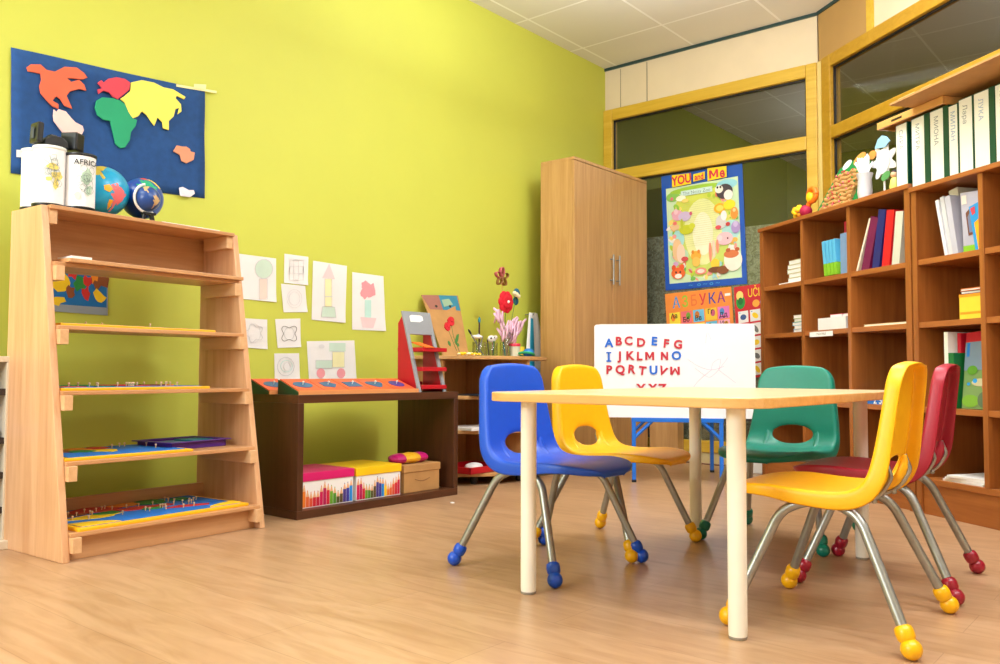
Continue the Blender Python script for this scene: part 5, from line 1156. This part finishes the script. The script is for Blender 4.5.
for k in range(46):
    u, v = rnd.uniform(.1,.9), rnd.uniform(.05,.86); p = wp(u, v); q = WM @ (RX(PI/2) @ Vector((p[0], p[1], .021))); c_ = rnd.choice([0,1,2])
    if c_ not in bead_o: o = bead_o[c_] = bead_m.build('bead', [cc('bead_red', (190,40,50)), cc('bead_green', (70,140,60)), cc('bead_pink', (226,110,130))][c_], wv)
    else: o = bead_o[c_].copy(); col.objects.link(o); o.parent = wv
    o.location = q
m_ = M(); p = wp(.22,1.06); m_.prism(ell(p[0],p[1],.035,.022,14,.5), 0, .003, 0, WM @ RX(PI/2)); p = wp(.65,1.1); m_.prism(ell(p[0],p[1],.045,.03,14,.4), .0, .004, 1, WM @ RX(PI/2)); m_.prism(ell(p[0]-.01,p[1]-.015,.016,.012,10), .004, .006, 2, WM @ RX(PI/2)); m_.build('badges', [white_paper, cc('badge_orange', (230,150,70)), cc('bead_red', (190,40,50))], wv)
# crumpled white paper cup and big white paper flower
t = thing('paper_bouquet', 'crumpled white paper bouquet in a foil cup on the far bookcase', 'craft', SN(-3.62, NB+.045, ZF), RZB)
m_ = M().lathe([(.030,0),(.036,.04),(.032,.10),(.04,.13)], 14); m_.build('foil_cup', cc('foil', (206,204,210), .3), t)
m_ = M(); rnd = random.Random(8)
for k in range(15):
    a = k*2.4; q = rnd.uniform(.5,1); e_ = Vector((.055*q*math.cos(a)-.012, .035*q*math.sin(a), .165+.035*(1-q)+rnd.uniform(0,.03))); b_ = Vector((.012*math.cos(a),.010*math.sin(a),.10))
    w_ = Vector((-math.sin(a), math.cos(a), .4)).normalized()*.017; c2 = b_.lerp(e_, .6)+Vector((0,0,.012))
    m_.add([b_-w_*.3, b_+w_*.3, c2+w_, e_+w_*.8, e_*1.05+Vector((0,0,.01)), e_-w_*.9, c2-w_, c2+Vector((0,-.008,.008))], [(0,1,7),(1,2,7),(2,3,7),(3,4,7),(4,5,7),(5,6,7),(6,0,7)], 0, False)
o = m_.build('crumpled_paper', white_paper, t); s_ = o.modifiers.new('s','SOLIDIFY'); s_.thickness = .002
t = thing('cutout_flower', 'large white cut-out paper flower with a blue dome petal beside the binders', 'craft', SN(-3.535, NB+.09, ZF), RZB)
m_ = M(); UP = RX(PI/2)
pl = petal(0,.175,.075,7,.28,84); m_.prism(pl, -.004, 0, 0, UP); m_.prism(ell(-.005,.175,.05,.062,20), 0, .004, 3, UP)
m_.build('petals', [white_paper, cc('dome_blue', (150,200,236)), cc('leaf_green', (90,160,90)), cc('petal_lgrey', (226,226,230))], t)
m_ = M(); m_.prism([(-.055,.25),(-.03,.29),(.0,.302),(.03,.29),(.055,.262),(.02,.24)], .004, .009, 0, UP); m_.build('dome_petal', cc('dome_blue', (150,200,236)), t)
m_ = M(); m_.prism(ell(.02,.098,.034,.02,14,.3), .005, .008, 0, UP); m_.build('leaf', cc('leaf_green', (90,160,90)), t)
m_ = M(); m_.prism(ell(-.075,.225,.028,.022,12), .004, .008, 0, UP); m_.build('badge', cc('badge_orange', (230,150,70)), t)
m_ = M(); m_.tube([(0,.002,.10),(0,.002,.012)], .005, 8); m_.box(-.03,.03,-.02,.03,0,.012); m_.build('stand_foot', white_paper, t)
t = thing('yellow_figure', 'small pale yellow figure with dark hair before the first binder', 'figurine', SN(-3.405, NB+.045, ZF), RZB)
m_ = M().lathe([(.020,0),(.024,.02),(.018,.055),(.012,.062)], 14); m_.build('body', cc('fig_yellow', (226,220,110)), t); M().ball((0,0,.078), .018, 0, 10).build('head', cc('fig_skin', (230,180,140)), t); M().ball((0,.004,.088), .0185, 0, 10, (1,1,.75)).build('hair', cc('fig_hair', (40,36,36)), t)

# ================================================================= LIGHT
def area(name, loc, target, sx, sy, power, color=(1,1,1)):
    l = bpy.data.lights.new(name, 'AREA'); l.shape = 'RECTANGLE'; l.size = sx; l.size_y = sy; l.energy = power; l.color = color
    o = bpy.data.objects.new(name, l); col.objects.link(o); o.location = loc
    o.rotation_euler = (Vector(target)-Vector(loc)).to_track_quat('-Z', 'Y').to_euler(); return o
area('window_daylight', (-2.3, -2.2, 1.65), (-2.2, 3.2, .9), 2.0, 1.6, 118, (.88,.94,1))
for lx, ly in ((-2.8,-.1), (-.4,1.2), (-1.2,3.5), (.9,2.4)):
    area('ceiling_lamp', (lx, ly, 2.9), (lx, ly, 0), 1.2, .3, 28, (.90,.95,1))
for lx, ly in ((-1.6,3.3), (.2,1.6)):
    area('ceiling_fill', (lx, ly, 2.3), (lx, ly, 4), 1.6, 1.0, 52, (.92,.96,1))  # added upward fill to brighten the ceiling, no fixture of the room
area('corridor_fill', (-1.5, 7.0, 2.9), (-1.5, 7.0, 0), 1.2, .3, 14, (1,1,.95))  # added fill beyond the glass, lifts the dark panes; no known lamp there
w = bpy.data.worlds.new('world'); sc.world = w; w.use_nodes = True
w.node_tree.nodes['Background'].inputs[0].default_value = (.9,.95,1,1); w.node_tree.nodes['Background'].inputs[1].default_value = .04
sc.view_settings.view_transform = 'Standard'; sc.view_settings.look = 'None'; sc.view_settings.gamma = 1; sc.view_settings.use_curve_mapping = False
sc.view_settings.exposure = .36
